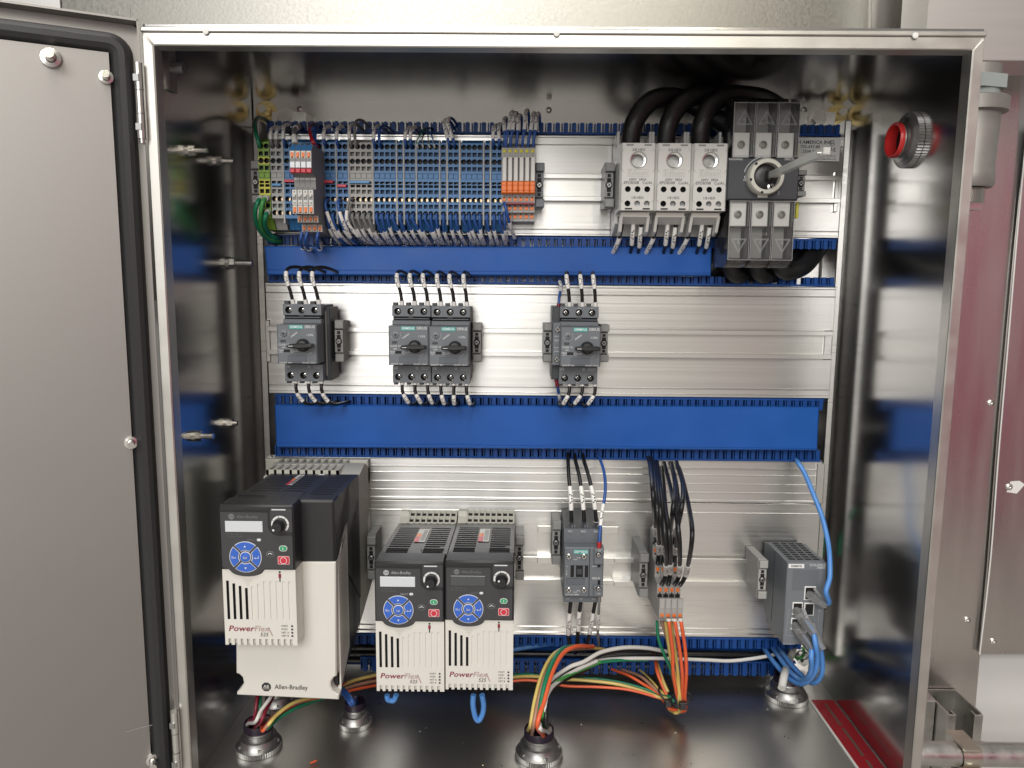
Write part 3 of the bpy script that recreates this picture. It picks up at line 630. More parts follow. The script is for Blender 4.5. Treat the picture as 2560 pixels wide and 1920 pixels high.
def drive_small(px0, py0, px1, py1, yf, lcd, knob_a, dim, label):
    x0, x1, zb, zt = rect(px0, py0, px1, py1, yf); s = (x1-x0)/.072; mm = s/1000
    r = thing('motor_drive', label, 'motor drive', ((x0+x1)/2, YP, zb), 'motor drives with blue keypads')
    module(r, x0, zt, yf, s, lcd, knob_a, dim)
    pk = at((px0+px1)/2+50, 1309, -.098); zk = pk.z; zbk = at((px0+px1)/2+50, 1276, -.075).z
    zf = lambda y: zt-.001+(zk-zt+.001)*(y-yf-.004)/(-.098-yf-.004)
    M().side([(yf+.0262, zf(yf+.026)-.0005), (-.098, zf(-.098)), (-.098, zt-74*mm), (yf+.0262, zt-74*mm)], x0+.0003, x1-.0003, 'black').build('upper_housing', r)
    M().side([(yf+.0262, zt-74*mm), (-.098, zt-74*mm), (-.098, zb+.004), (yf+.0262, zb+.004)], x0+.0006, x1-.0006, 'ivory').build('lower_housing', r)
    # top of the keypad module, continuing the slope
    M().side([(yf+.002, zf(yf)-.0015), (yf+.0262, zf(yf+.026)+.0012), (yf+.0262, zt-.01), (yf+.002, zt-.01)], x0+.001, x1-.001, 'black').build('module_top', r)
    W_ = x1-x0; yb = -.100; Lh = yb-yf
    zg = lambda y: zf(y)
    for a, b in ((.07, .40), (.62, .93)):
        vent(r, x0+W_*a, x0+W_*b, yf+.058, zg, .0085, 10); vent(r, x0+W_*a, x0+W_*b, yf+.029, zg, .0066, 4)
    M().box(x0+W_*.40, x0+W_*.60, yf+.028, yf+.048, zg(yf+.03)-.004, zg(yf+.048)+.0006, 'knob', .0005).build('latch', r)
    warn_label(r, x0+W_*.42, yf+.075, yf+.130, zg, W_*.17)
    M().box(x0+W_*.86, x0+W_*.97, yf+.03, yf+.0585, zg(yf+.035)-.004, zg(yf+.0585)+.0002, 'face').build('rating_strip', r)
    h = M(); h.side([(-.098, zk-.002), (-.072, zbk-.003), (-.0705, zbk-.06), (-.098, zk-.07)], x0+W_*.15, x1-.001, 'slot'); h.build('heatsink_well', r)
    M().side([(-.0975, zk-.0055), (-.0705, zbk-.012), (-.0705, zb+.01), (-.0975, zb+.01)], x0+.0002, x1-.0002, 'heat').build('heatsink', r)
    grille(r, x0+W_*.15, x1-.0005, -.099, -.0725, zk+.001, zbk, 8, 2)
    M().side([(-.0985, zk-.004), (-.082, zk+.004), (-.080, zbk), (-.0712, zbk), (-.0712, zk-.03), (-.0985, zk-.03)], x0, x0+W_*.148, 'heat').build('mounting_ear', r)
    e = at(px0+ (1019-938 if px0 < 1000 else 1163-1113), 1289, -.079); M().disc(x0+W_*.09, -.0803, e.z-.002, .0028, 12, 'slot').build('ear_hole', r, recalc=False)
    return r
drive_small(938, 1405, 1110.5, 1749, -.256, True, 225, False, 'middle motor drive with light display and its dial pointing down left')
drive_small(1112.5, 1403, 1284, 1749, -.256, False, 140, True, 'right-hand motor drive of the equal pair, its display dark')
def drive_big():
    yf, yb = -.285, -.259
    x0, x1, zb, zt = rect(553.5, 1263, 738, 1611, yf); s = (x1-x0)/.072; mm = s/1000
    X0, X1, _, Zt = rect(588, 1250, 839, 1600, yb)
    r = thing('motor_drive', 'largest motor drive, bottom left, with a second black block beside its keypad', 'motor drive', ((X0+X1)/2, YP, at(715, 1745, yb).z), 'motor drives with blue keypads')
    module(r, x0, zt, yf, s, True, 215, True, back=.0258)
    zs = at(790, 1405, yb).z; yk = -.140; zk = at(770, 1185, yk).z
    zf = lambda y: Zt+(zk-Zt)*(y-yb-.004)/(yk-yb-.004)
    # black upper housing: prism with chamfered front edge
    M().prism([(X0, zs), (X1, zs), (X1, Zt-.002), (X1-.002, Zt), (X0+.002, Zt), (X0, Zt-.002)], yb, yb+.02, 'black', .0022).build('front_block', r)
    M().side([(yb+.019, zf(yb+.019)), (yk, zk), (yk, zs-.09), (yb+.019, zs)], X0+.0003, X1-.0003, 'black').build('upper_housing', r)
    xm = at(747, 1330, yb).x
    M().side([(yf+.003, zt-.002), (yb+.03, zf(yb+.03)+.0010), (yb+.03, zs), (yf+.003, zs)], x0+.002, xm-.001, 'black').build('module_top', r)
    # ivory lower body with scooped corners
    pts = [(588.5, 1405), (839, 1405), (841, 1690), (834, 1694), (827, 1704), (826, 1715), (831, 1727), (842, 1735), (847, 1737), (846, 1750), (592, 1738), (592, 1731), (602, 1721), (609, 1708), (606, 1694), (598, 1686), (590.5, 1684)]
    M().prism([(at(a, b, yb).x, at(a, b, yb).z) for a, b in pts], yb, yb+.012, 'ivory', .0012).build('lower_body', r)
    zlo = at(838, 1690, yb).z; zlb = at(842, 1745, yb).z
    M().side([(yb+.0118, zs+.0001), (yb+.054, zs+.024), (yb+.054, zlo+.006), (yb+.040, zlo-.004), (yb+.0118, zlb+.004)], X1-.003, X1+.0002, 'ivory').build('side_wing', r)
    M().side([(yb+.0118, zs), (yk, zs), (yk, zlb+.03), (yb+.03, zlb+.008), (yb+.0118, zlb+.008)], X0+.001, X1-.0015, 'black').build('inner_body', r)
    # top vents
    W_ = X1-X0
    for a, b in ((.06, .34), (.40, .60), (.70, .94)): vent(r, X0+W_*a, X0+W_*b, yb+.026 if a < .7 else yb+.024, zf, .0100, 9)
    vent(r, x0+.006, x0+.034, yf+.014, lambda y: zt-.0005+(zf(yb+.03)+.0012-zt)*(y-yf-.003)/(.053), .0078, 4, k='slot'); M().box(x0+.036, x0+.052, yb+.01, yb+.028, zt-.004, zf(yb+.03)+.0012, 'knob', .0005).build('latch', r)
    warn_label(r, X0+W_*.335, yb+.062, yk-.006, zf, W_*.07)
    M().add([(X0+W_*.55, yk-.006, zk+.0004), (X0+W_*.62, yk-.006, zk+.0004), (X0+W_*.62, yk-.001, zk+.0006), (X0+W_*.55, yk-.001, zk+.0006)], [(0, 1, 2, 3)], 'print').build('top_mark', r, recalc=False)
    # slanted fins in the right side
    def fin(y0, y1, z, d, k):
        return M().add([(X1+e, y, zz+q) for e in (-.001, .0004) for (y, zz) in ((y0, z), (y1, z+d)) for q in (0, .0027)], [(4, 5, 7, 6)], k).build('side_slot', r, smooth=0)
    f = fin(yb+.028, yb+.068, zs+.004, .030, 'slot')
    for i in range(1, 15): 
        if zs+.004+.0062*i+.03 < Zt+.005: same(f, r, (0, 0, .0062*i))
    f = fin(yb+.072, yb+.110, zlo-.02, .028, 'slot')
    nn = int((zk-.02-(zlo-.02)-.03)/.0062)
    for i in range(1, nn): same(f, r, (0, 0, .0062*i))
    f = fin(yb+.022, yb+.046, zlo+.010, .013, 'heat')
    for i in range(1, 19): same(f, r, (0, 0, .0070*i))
    # heatsink
    hx0, hx1 = at(700, 1300, -.10).x, at(927, 1300, YP).x; zh = at(800, 1146, YP-.004).z
    M().side([(yk, zk-.004), (-.10, zk+.004), (YP, zh-.014), (YP, zlb+.05), (yk, zlb+.03)], hx1-.112, hx1, 'heat').build('heatsink', r)
    M().box(hx1-.024, hx1, YP-.012, YP-.001, zh-.03, zh, 'heat', .0015).build('mounting_ear', r)
    M().box(hx1-.130, hx1-.110, YP-.012, YP-.001, zh-.03, zh, 'heat', .0015).build('mounting_ear', r)
    M().disc(hx1-.014, YP-.0122, zh-.010, .0038, 14, 'slot').build('ear_hole', r, recalc=False)
    grille(r, hx1-.110, hx1-.024, yk+.004, YP-.004, zk+.004, zh, 9, 2)
    p = at(905, 1365, -.09); M().add([(hx1+.0004, -.092, p.z+.035), (hx1+.0004, -.074, p.z+.045), (hx1+.0004, -.074, p.z-.012), (hx1+.0004, -.092, p.z-.022)], [(0, 1, 2, 3)], 'nameplate').build('rating_label', r, recalc=False)
    m = M(); q = at(666, 1717, yb); y = yb-.0003
    m.prism(arc(q.x, q.z, .0052, 22.5, 337.5, 7), y, y+.0002, 'ink'); m.text('AB', q.x, y-.0002, q.z+.0004, .0034, 'ivory', bold=.01); m.line(q.x-.0036, q.z-.0021, q.x+.0036, q.z-.0021, .0004, y-.0002, 'ivory')
    q = at(687, 1717, yb); m.text('Allen-Bradley', q.x, y, q.z, .0050, 'ink', 'LEFT', bold=.008, rot=-.02, fit=.0350)
    m.build('body_print', r, recalc=False, smooth=0)
drive_big()
# ================================================================ motor breakers
zb_ = Z(640, 650, 600/2212)
def screw(m, x, y, z, r, k='screw'):
    m.lathe((x, y, z), (0, -1, 0), [(r, -.001), (r, .0008), (r*.8, .0014), (0, .0014)], 12, k)
    for a in (35, 125):
        c, d = math.cos(math.radians(a))*r*.7, math.sin(math.radians(a))*r*.7; m.line(x-c, z-d, x+c, z+d, r*.28, y-.0016, 'slot')
    return m
YF, YM = -.160, -.136
def breaker(label, bright):
    P = lambda zx, zy, y=YF: (at(*zb_(zx, zy), y).x, at(*zb_(zx, zy), y).z)
    X0, X1, ZB, ZT = rect(*zb_(1222, 608), *zb_(1590, 970), YF)
    zu0, zu1 = at(*zb_(1400, 600), YM).z, at(*zb_(1400, 420), YM).z; zl0, zl1 = at(*zb_(1400, 1130), YM).z, at(*zb_(1400, 975), YM).z
    r = thing('motor_breaker', label, 'motor breaker', ((X0+X1)/2, YP, (ZB+ZT)/2), 'grey motor breakers in the middle row')
    M().prism([(X0, ZB), (X1, ZB), (X1, ZT), (X0, ZT)], YF, YM+.006, 'bgrey', .0012).build('front_face', r)
    # stepped body behind
    m = M(); m.box(X0+.0006, X1-.0006, YM+.012, YP-.009, zl0+.001, zu1-.001, 'bdark'); m.build('housing', r)
    w3 = (X1-X0)/3; hr = .0041
    zs_ = at(*zb_(1400, 520), YM).z; hz = at(*zb_(1400, 474), YM).z; lz = at(*zb_(1400, 1077), YM).z
    m = M()
    for i in range(3): m.cell(X0+.0004+(w3-.0003)*i, X0+.0004+(w3-.0003)*(i+1), zs_, zu1, YM, X0+w3*(i+.5)-.0006, hz, hr, .007, 'bgrey', 'slot', 12)
    m.box(X0+.0004, X1-.0004, YM+.0001, YM+.014, zu1-.0002, zu1+.0001, 'bgrey'); m.box(X0+.0004, X0+.0010, YM+.0002, YM+.014, zs_, zu1, 'bgrey'); m.box(X1-.0010, X1-.0004, YM+.0002, YM+.014, zs_, zu1, 'bgrey')
    for i in range(3): m.box(X0+.001+w3*i, X0+.006+w3*i, YM+.003, YM+.012, zu1, zu1+.0035, 'bdark')
    m.box(X0+.0004, X1-.0004, YM-.0006, YM+.0115, zu0, zs_-.0046, 'bgrey', .0008); m.box(X0+.0012, X1-.0012, YM+.0030, YM+.0110, zs_-.0046, zs_, 'slot')
    m.box(X0+.002, X1-.002, YM-.0002, YM+.0028, zs_-.0030, zs_-.0022, 'bgrey'); m.box(X0+.019, X0+.025, YM-.0012, YM+.003, zs_-.0016, zs_+.0006, 'bdark')
    for u in (.008, .034): m.box(X0+u, X0+u+.004, YM-.0009, YM+.01, zu0-.001, zu0+.0012, 'bdark')
    m.build('line_terminals', r, recalc=False)
    m = M()
    for i in range(3): m.cell(X0+.0004+(w3-.0003)*i, X0+.0004+(w3-.0003)*(i+1), zl0, zl1, YM, X0+w3*(i+.5)-.0006, lz, hr, .007, 'bgrey', 'slot', 12)
    m.box(X0+.0004, X0+.0010, YM+.0002, YM+.014, zl0, zl1, 'bgrey'); m.box(X1-.0010, X1-.0004, YM+.0002, YM+.014, zl0, zl1, 'bgrey'); m.box(X0+.0004, X1-.0004, YM+.0001, YM+.014, zl0-.0001, zl0+.0002, 'bgrey')
    for i in range(3): m.box(X0+.001+w3*i, X0+.005+w3*i, YM+.003, YM+.012, zl0-.003, zl0, 'bdark')
    m.build('load_terminals', r, recalc=False)
    for z in (hz, lz):
        for i in range(3): screw(M(), X0+w3*(i+.5)-.0006, YM+.0062, z, hr*(.92 if bright else .8), 'screw' if bright else 'zinc').build('terminal_screw', r)
    a, b, c, d = rect(*zb_(1337, 613), *zb_(1465, 648), YF-.0003); bd = M().box(a, b, YF-.0004, YF, c, d, 'teal').build('badge', r)
    M().text('SIEMENS', (a+b)/2, YF-.0006, (c+d)/2, (d-c)*.62, 'print', bold=.012).build('lettering', bd, recalc=False, smooth=0)
    # dial, test window, label field, rotary handle
    x, z = P(1287, 688); q = M().lathe((x, YF, z), (0, -1, 0), [(.0046, -.0002), (.0046, .0003), (.0036, .0003), (.0036, .0014), (.0030, .0018), (0, .0018)], 16, 'swgrey').build('setting_dial', r)
    M().line(x-.002, z, x+.002, z, .0007, YF-.002, 'slot').line(x, z-.002, x, z+.002, .0007, YF-.002, 'slot').build('dial_slot', q, recalc=False)
    a, b, c, d = rect(*zb_(1283, 838), *zb_(1340, 862), YF); M().box(a, b, YF-.0003, YF, c, d, 'slot').build('test_window', r)
    a, b, c, d = rect(*zb_(1253, 748), *zb_(1303, 768), YF); M().prism(rr(a, b, c, d, .0012), YF-.0008, YF, 'bdark', .0003).build('test_slider', r)
    a, b, c, d = rect(*zb_(1322, 893), *zb_(1488, 948), YF); M().box(a-.0003, b+.0003, YF-.0002, YF, c-.0003, d+.0003, 'bdark').box(a, b, YF-.0005, YF, c, d, 'swgrey2').build('label_field', r)
    x, z = P(1465, 797); hr2 = .0074
    k = M().lathe((x, YF, z), (0, -1, 0), [(hr2, 0), (hr2, .003), (hr2*.9, .006), (hr2*.7, .0075), (0, .008)], 24, 'knob').build('rotary_handle', r)
    hw = .0145; M().prism([(x-hw, z-.0006), (x-hw*.92, z+.0014), (x-.006, z+.0024), (x, z+.0029), (x+.006, z+.0024), (x+hw*.9, z+.0019), (x+hw*.97, z), (x+hw*.9, z-.0019), (x, z-.0029), (x-.006, z-.0024), (x-hw*.92, z-.0018)], YF-.016, YF-.004, 'knob', .0012).build('handle_bar', k)
    M().line(x-hw*.85, z, x-hw*.5, z, .0006, YF-.0162, 'print').build('pointer_mark', k, recalc=False)
    t = M(); y = YF-.0003
    def T(s_, zx, zy, hh, k='print', ax='CENTER', rot=0, yy=y): q = P(zx, zy, yy); t.text(s_, q[0], yy, q[1], hh*.27125/2240, k, ax, rot)
    T('SIRIUS', 1527, 630, 25); T('TRIPPED', 1383, 700, 14, rot=.62); T('I ON', 1527, 706, 20); T('CLASS 10', 1234, 793, 17, 'print', 'LEFT'); T('16A', 1262, 819, 15, 'print', 'LEFT'); T('TEST', 1258, 849, 17); T('OFF', 1398, 856, 16)
    T('5J24097R *E03*', 1240, 960, 13, 'print', 'LEFT'); T('3RV2021-1EA10', 1577, 962, 13, 'print', 'RIGHT')
    q0, q1 = P(1350, 728, y), P(1414, 684, y); t.line(*q0, *q1, .0003, y, 'print'); q = P(1363, 854); t.disc(q[0], y, q[1], .0016, 14, 'print', r0=.0012)
    x, z = P(1287, 688)
    for a in range(200, 380, 22): t.line(x+.0050*math.cos(math.radians(a)), z+.0050*math.sin(math.radians(a)), x+.0060*math.cos(math.radians(a)), z+.0060*math.sin(math.radians(a)), .0003, y, 'print')
    q0, q1 = P(1238, 866, y), P(1275, 866, y); t.line(*q0, *q1, .00025, y, 'print'); q0, q1 = P(1512, 882, y), P(1548, 862, y); t.line(*q0, *q1, .0002, y, 'print')
    q0, q1 = P(1502, 892, y), P(1572, 945, y)
    y = YM-.0003
    for i in range(3): t.text(('1/L1', '3/L2', '5/L3')[i], X0+w3*(i+.5)-.0006, y, at(*zb_(1400, 434), YM).z, .0012, 'print'); t.text(('2/T1', '4/T2', '6/T3')[i], X0+w3*(i+.5)-.0006, y, zl0+.0014, .0012, 'print'); t.disc(X0+w3*(i+.5)-.0006, y, lz, hr+.0008, 16, 'print_dim', r0=hr+.0004)
    zc = at(*zb_(1400, 995), YM).z; t.text('CE', X0+.0040, y, zc, .0026, 'print'); t.text('UK', X0+.0285, y, zc+.0006, .0014, 'print'); t.text('CA', X0+.0285, y, zc-.0012, .0014, 'print')
    for i in range(3): t.line(X0+.009, zc+.0012-.0016*i, X0+.019-.002*(i == 0), zc+.0012-.0016*i, .0005, y, 'print_dim'); t.line(X0+.0335, zc+.0012-.0014*i, X0+.0435-.001*i, zc+.0012-.0014*i, .0005, y, 'print_grey')
    t.line(X0+.0155, zl0+.002, X0+.0155, zl1-.006, .00025, y, 'print_dim')
    t.build('lettering', r, recalc=False, smooth=0)
    return r
TL2 = at(*zb_(1222, 608), YF); br = breaker('left one of the two grey motor breakers standing side by side', True)
BPOS = {2: (0, 0, 0)}
for i, q, lb in ((1, zb_(190, 595), 'grey motor breaker on its own at the left end, beside a side switch block'), (3, zb_(1594, 615), 'right one of the two grey motor breakers standing side by side'),
                 (4, (1402.8, 818.2), 'grey motor breaker at the right with a slim auxiliary switch on its left')):
    d = at(*q, YF)-TL2; BPOS[i] = d; dup(br, d, lb)
# three wires above and below each breaker
kk = 600/2212
WT = {2: (1362, 1476, 1588), 3: (1712, 1828, 1942)}
WG, WG2 = 'black wires into the tops of the motor breakers', 'black wires out of the bottoms of the motor breakers'
bn = {1: 'left end motor breaker', 2: 'left breaker of the pair', 3: 'right breaker of the pair', 4: 'right end motor breaker'}
pos3 = ('left', 'middle', 'right')
ztop = at(*zb_(1400, 405), YM).z
for i in (1, 2, 3, 4):
    d = Vector(BPOS[i]); x0 = at(*zb_(1222, 608), YF).x+d.x; w3 = (at(*zb_(1590, 608), YF).x-at(*zb_(1222, 608), YF).x)/3
    zt_ = ztop+d.z; lz_ = at(*zb_(1400, 1132), YM).z+d.z
    for j in range(3):
        x = x0+w3*(j+.5)+.0034; o = random.uniform(-.001, .001); lean = (.004, .0035, .003, .003)[i-1]
        if i == 1: pts = [(x, YM+.006, zt_-.004), (x-.002, YM+.002, zt_+.012), (x-.006, YM, zt_+.030), (x-.004+o, YM+.010, zt_+.040), (x+.008, YM+.03, zt_+.039), (x+.018, YP+.03, zt_+.026)]
        else: pts = [(x, YM+.006, zt_-.004), (x-.001, YM+.002, zt_+.012), (x-.004+o, YM, zt_+.028), (x-.004+o, YM+.012, zt_+.037), (x-.001, YM+.035, zt_+.036), (x+.002, YP+.04, zt_+.028)]
        L = sum((Vector(a)-Vector(b)).length for a, b in zip(pts, pts[1:])); f = lambda dd: dd/L
        wire('breaker_wire', f'black sleeved wire into the top of the {bn[i]}, {pos3[j]} of three', pts, 'w_black', .0020, [(f(.024), f(.040))], WG, (0, f(.008), 'sleeve'), world=True)
        x -= .0015 if i != 4 else -.0005; s = (.004 if i in (1, 2) else .000) if i != 4 else -.006; s += random.uniform(-.002, .002)
        if i == 1: pts = [(x+.002, YM+.006, lz_+.004), (x+.002, YM+.004, lz_-.010), (x+.006, YM+.008, lz_-.022), (x+.014, YM+.02, lz_-.030), (x+.026, YP+.02, lz_-.034)]
        else: pts = [(x+.001, YM+.006, lz_+.004), (x+.001, YM+.004, lz_-.010), (x+.002+s, YM+.006, lz_-.022), (x+.003+s*1.6, YM+.025, lz_-.030), (x+.004+s*2, YP+.02, lz_-.032)]
        L = sum((Vector(a)-Vector(b)).length for a, b in zip(pts, pts[1:]))
        wire('breaker_wire', f'black sleeved wire below the {bn[i]}, {pos3[j]} of three', pts, 'w_black', .0020, [(f(.018), f(.031))], WG2, (0, f(.007), 'sleeve'), world=True)
# side block on breaker 1, slim auxiliary switch on breaker 4
a, b, c, d = rect(812, 768, 838, 950, -.112); a += .002
r = thing('side_block', 'flat grey auxiliary block clipped to the right side of the left motor breaker', 'auxiliary switch', ((a+b)/2, YP, c))
m = M().box(a, b-.004, -.118, YP-.008, c, d, 'bdark', .001).build('block_body', r)
M().box(a+.0006, b-.008, -.1188, -.117, c+.006, d-.004, 'clamp', .0004).build('rating_label', r)
x0, x1, z0, z1 = rect(1381, 767, 1402, 952, -.138)
r = thing('auxiliary_switch', 'slim grey auxiliary switch against the left side of the right end breaker', 'auxiliary switch', ((x0+x1)/2, YP, z0))
M().box(x0, x1, -.125, YP-.008, z0, z1, 'bdark', .001).build('switch_body', r); M().box(x0+.0003, x1-.0003, -.138, -.124, z0+.018, z1-.018, 'bgrey', .0008).build('switch_face', r)
for zz in (z1-.026, z0+.025): screw(M(), (x0+x1)/2+.0008, -.1385, zz, .0034).build('terminal_screw', r)
t = M()
for s_, q in (('41 NC', .034), ('33 NO', .0385)): t.text(s_, (x0+x1)/2, -.1383, z1-q, .0014, 'print')
for s_, q in (('34 NO', .034), ('42 NC', .0385)): t.text(s_, (x0+x1)/2, -.1383, z0+q, .0014, 'print')
t.line((x0+x1)/2-.001, (z0+z1)/2+.005, (x0+x1)/2+.001, (z0+z1)/2+.001, .0003, -.1383, 'print'); t.line((x0+x1)/2, (z0+z1)/2-.006, (x0+x1)/2+.001, (z0+z1)/2-.009, .0003, -.1383, 'print')
t.build('lettering', r, recalc=False, smooth=0)
z4 = Z(1240, 650, kk)
for up, pts, lb in ((1, [(555, 515, -.118), (575, 430, -.118), (585, 330, -.114), (600, 250, -.10), (585, 200, -.085), (545, 165, -.04)], 'blue wire with sleeve entering the top of the slim auxiliary switch'),
                    (0, [(545, 1060, -.118), (560, 1130, -.118), (575, 1210, -.112), (590, 1290, -.095), (612, 1345, -.04)], 'blue wire with sleeve leaving the bottom of the slim auxiliary switch')):
    wire('auxiliary_wire', lb, [(*z4(a, b), y) for a, b, y in pts], 'w_blue', .0017, [(.30, .56) if up else (.26, .62)], 'blue wires of the auxiliary switch', (0, .14, 'w_darkred'))
# ================================================================ end clamps
def clamp(px, py0, py1, label, y=-.115, w=.0095, k='clamp', scr=True):
    t, b = at(px, py0, y), at(px, py1, y); x = t.x; zt, zb = t.z, b.z; H = zt-zb; zc = (zt+zb)/2
    r = thing('end_clamp', label, 'end clamp', (x, YP, zc), 'grey end clamps on the mounting rails'); m = M(); hx = w/2
    m.side([(y+.004, zt), (y+.004, zt-H*.22), (y, zt-H*.24), (y, zb+H*.24), (y+.004, zb+H*.22), (y+.004, zb), (YP-.001, zb+.002), (YP-.001, zt-.002)], x-hx, x+hx, k)
    m.box(x-hx*.9, x+hx*1.25, y-.002, y+.006, zt-H*.2, zt-H*.02, k, .0006); m.box(x-hx*.9, x+hx*1.25, y-.002, y+.006, zb+H*.02, zb+H*.2, k, .0006)
    m.build('clamp_body', r)
    for q, w_, h_ in ((.205, .30, .10), (.105, .38, .13), (-.105, .38, .13), (-.205, .30, .10)):
        M().box(x-hx*w_*1.3, x+hx*w_*1.3, y-.0003, y+.001, zc+H*(q-h_*.36), zc+H*(q+h_*.36), 'slot').build('clamp_slot', r)
    if scr: screw(M().disc(x, y-.0003, zc, .0040, 14, 'slot'), x, y-.0006, zc, .0030, 'zinc').build('clamp_screw', r)
    return r
clamp(637, 400, 510, 'grey end clamp at the left end of the terminal strip beside the green terminals')
clamp(1349, 405, 520, 'dark grey end clamp just right of the white and orange relays', k='bgrey')
clamp(1524, 405, 520, 'grey end clamp left of the white distribution blocks')
clamp(2004, 424, 492, 'grey end clamp right of the switch disconnector')
clamp(846, 800, 906, 'grey end clamp right of the lone left motor breaker', y=-.108)
clamp(1192, 806, 906, 'grey end clamp right of the breaker pair', y=-.108)
clamp(1369, 806, 906, 'grey end clamp left of the slim auxiliary switch', y=-.108)
clamp(1511, 810, 906, 'grey end clamp mostly hidden behind the right edge of the right end breaker', y=-.108)
clamp(927, 1339, 1449, 'grey end clamp between the largest drive and the middle drive', y=-.115)
clamp(1299, 1339, 1451, 'grey end clamp on the right of the dark-display drive', y=-.115)
clamp(1391, 1301, 1412, 'grey end clamp left of the contactor', y=-.112)
clamp(1610, 1382, 1494, 'grey end clamp on the raised rail left of the grey stepped terminals', y=-.135)
clamp(1908, 1400, 1498, 'light grey end clamp at the left side of the network switch', y=-.125, k='tgrey')
# ================================================================ contactor
zc_ = Z(1300, 1100, 500/1803); YC = -.168
P = lambda zx, zy, y=YC: at(*zc_(zx, zy), y)
x0, x1, zb, zt = rect(*zc_(398, 970), *zc_(752, 1415), YC)
r = thing('contactor', 'dark grey contactor with a green-blue badge, black wires above and below', 'contactor', ((x0+x1)/2, YP, zb))
yt = YC+.012; zu1 = P(560, 815, yt).z; zu0 = P(560, 940, yt).z; zl = P(560, 1462, yt).z; zback = at(*zc_(560, 612), YP-.012).z; zbl = zb
M().box(x0, x1, YC, yt, zb, zt, 'bgrey', .001).build('front_face', r)
M().side([(yt, zb+.002), (yt, zl), (YP-.012, zl+.006), (YP-.012, zu1-.002), (yt+.006, zu1-.0002), (yt+.006, zu0-.004), (yt, zt-.001)], x0+.0004, x1-.0004, 'bgrey').build('housing', r)
M().side([(YP-.012, zback-.012), (YP-.012, zback), (YP-.018, zback), (YP-.05, zu1+.002), (yt+.008, zu1+.0003), (yt+.008, zu1-.004), (YP-.012, zu1-.004)], x0+.001, x1-.003, 'bdark').build('arc_chute', r)
m = M(); w3 = (x1-x0)/3
for i in range(3):
    m.cell(x0+.0004+(w3-.0003)*i, x0+.0004+(w3-.0003)*(i+1), zu0, zu1, yt+.0055, x0+w3*(i+.5)-.001, (zu0+zu1)/2-.002, .0040, .006, 'bgrey', 'slot', 12)
m.build('upper_terminals', r, recalc=False)
for i in range(3): screw(M(), x0+w3*(i+.5)-.001, yt+.010, (zu0+zu1)/2-.002, .0036, 'zinc').build('terminal_screw', r)
for i in range(3):
    for j in range(2): M().box(x0+w3*(i+.5)+.0015+.003*j, x0+w3*(i+.5)+.0032+.003*j, yt+.009, yt+.011, zu1-.001, zu1+.003, 'bgrey').build('divider', r)
a, b, c, d = rect(*zc_(485, 990), *zc_(613, 1026), YC); bd = M().box(a, b, YC-.0004, YC, c, d, 'teal').build('badge', r); M().text('SIEMENS', (a+b)/2, YC-.0006, (c+d)/2, (d-c)*.62, 'print', bold=.012).build('lettering', bd, recalc=False, smooth=0)
for zx, zy in ((440, 1050), (577, 1050), (440, 1352), (577, 1352)): q = P(zx, zy); screw(M(), q.x, YC, q.z, .0034).build('contact_screw', r)
a, b, c, d = rect(*zc_(455, 1130), *zc_(615, 1236), YC); 
m = M(); m.box(a, b, YC-.0003, YC, c, d, 'slot'); m.box(a+.004, a+.0062, YC-.0015, YC, c, d, 'bgrey'); m.box(b-.0062, b-.0042, YC-.0015, YC, c, d, 'bgrey'); m.box(a+.0075, b-.0075, YC-.0012, YC, c+.004, d-.004, 'bdark'); m.build('position_window', r)
a, b, c, d = rect(*zc_(420, 1248), *zc_(578, 1302), YC); M().box(a-.0003, b+.0003, YC-.0002, YC, c-.0003, d+.0003, 'bdark').box(a, b, YC-.0005, YC, c, d, 'swgrey2').build('label_field', r)
a, b, c, d = rect(*zc_(664, 970), *zc_(750, 1115), YC); M().box(a, b, YC-.004, YC, c, d, 'bgrey', .001).build('coil_terminal', r); q = P(708, 1035, YC-.004); screw(M().disc(q.x, YC-.0042, q.z, .0034, 14, 'slot'), q.x, YC-.0044, q.z, .0027).build('terminal_screw', r)
a, b, c, d = rect(*zc_(660, 1305), *zc_(745, 1402), YC); M().box(a, b, YC-.004, YC, c, d, 'bgrey', .001).build('coil_terminal', r); q = P(708, 1340, YC-.004); screw(M().disc(q.x, YC-.0042, q.z, .0034, 14, 'slot'), q.x, YC-.0044, q.z, .0027).build('terminal_screw', r)
a, b, c, d = rect(*zc_(622, 975), *zc_(628, 1412), YC); M().box(a, b, YC-.0002, YC, c, d, 'slot').build('seam', r)
for zx, zy in ((712, 1125), (712, 1285)): q = P(zx, zy); M().box(q.x-.0016, q.x+.0016, YC-.0003, YC, q.z-.003, q.z+.003, 'slot').build('latch_slot', r)
t = M(); y = YC-.0003
for s_, zx, zy, hh, ax in (('SIRIUS', 685, 1248, 20, 'CENTER'), ('3RT2023-1BB40', 412, 1393, 13, 'LEFT'), ('*E04*', 668, 1140, 13, 'CENTER'), ('11', 424, 1140, 13, 'CENTER'), ('13NO', 497, 1078, 11, 'CENTER'), ('21NC', 530, 1062, 11, 'CENTER'), ('14NO', 497, 1372, 11, 'CENTER'), ('22NC', 527, 1360, 11, 'CENTER')):
    q = P(zx, zy, y); t.text(s_, q.x, y, q.z, hh*.2773/2260, 'print', ax)
t.text('24V', P(717, 998, YC-.0043).x, YC-.0043, P(717, 998, YC-.0043).z, .0015, 'print'); t.text('DC', P(712, 1385, YC-.0043).x, YC-.0043, P(712, 1385, YC-.0043).z, .0015, 'print')
q = P(420, 1195, y); t.text('5J211/15', q.x, y, q.z, .0012, 'print', rot=math.pi/2)
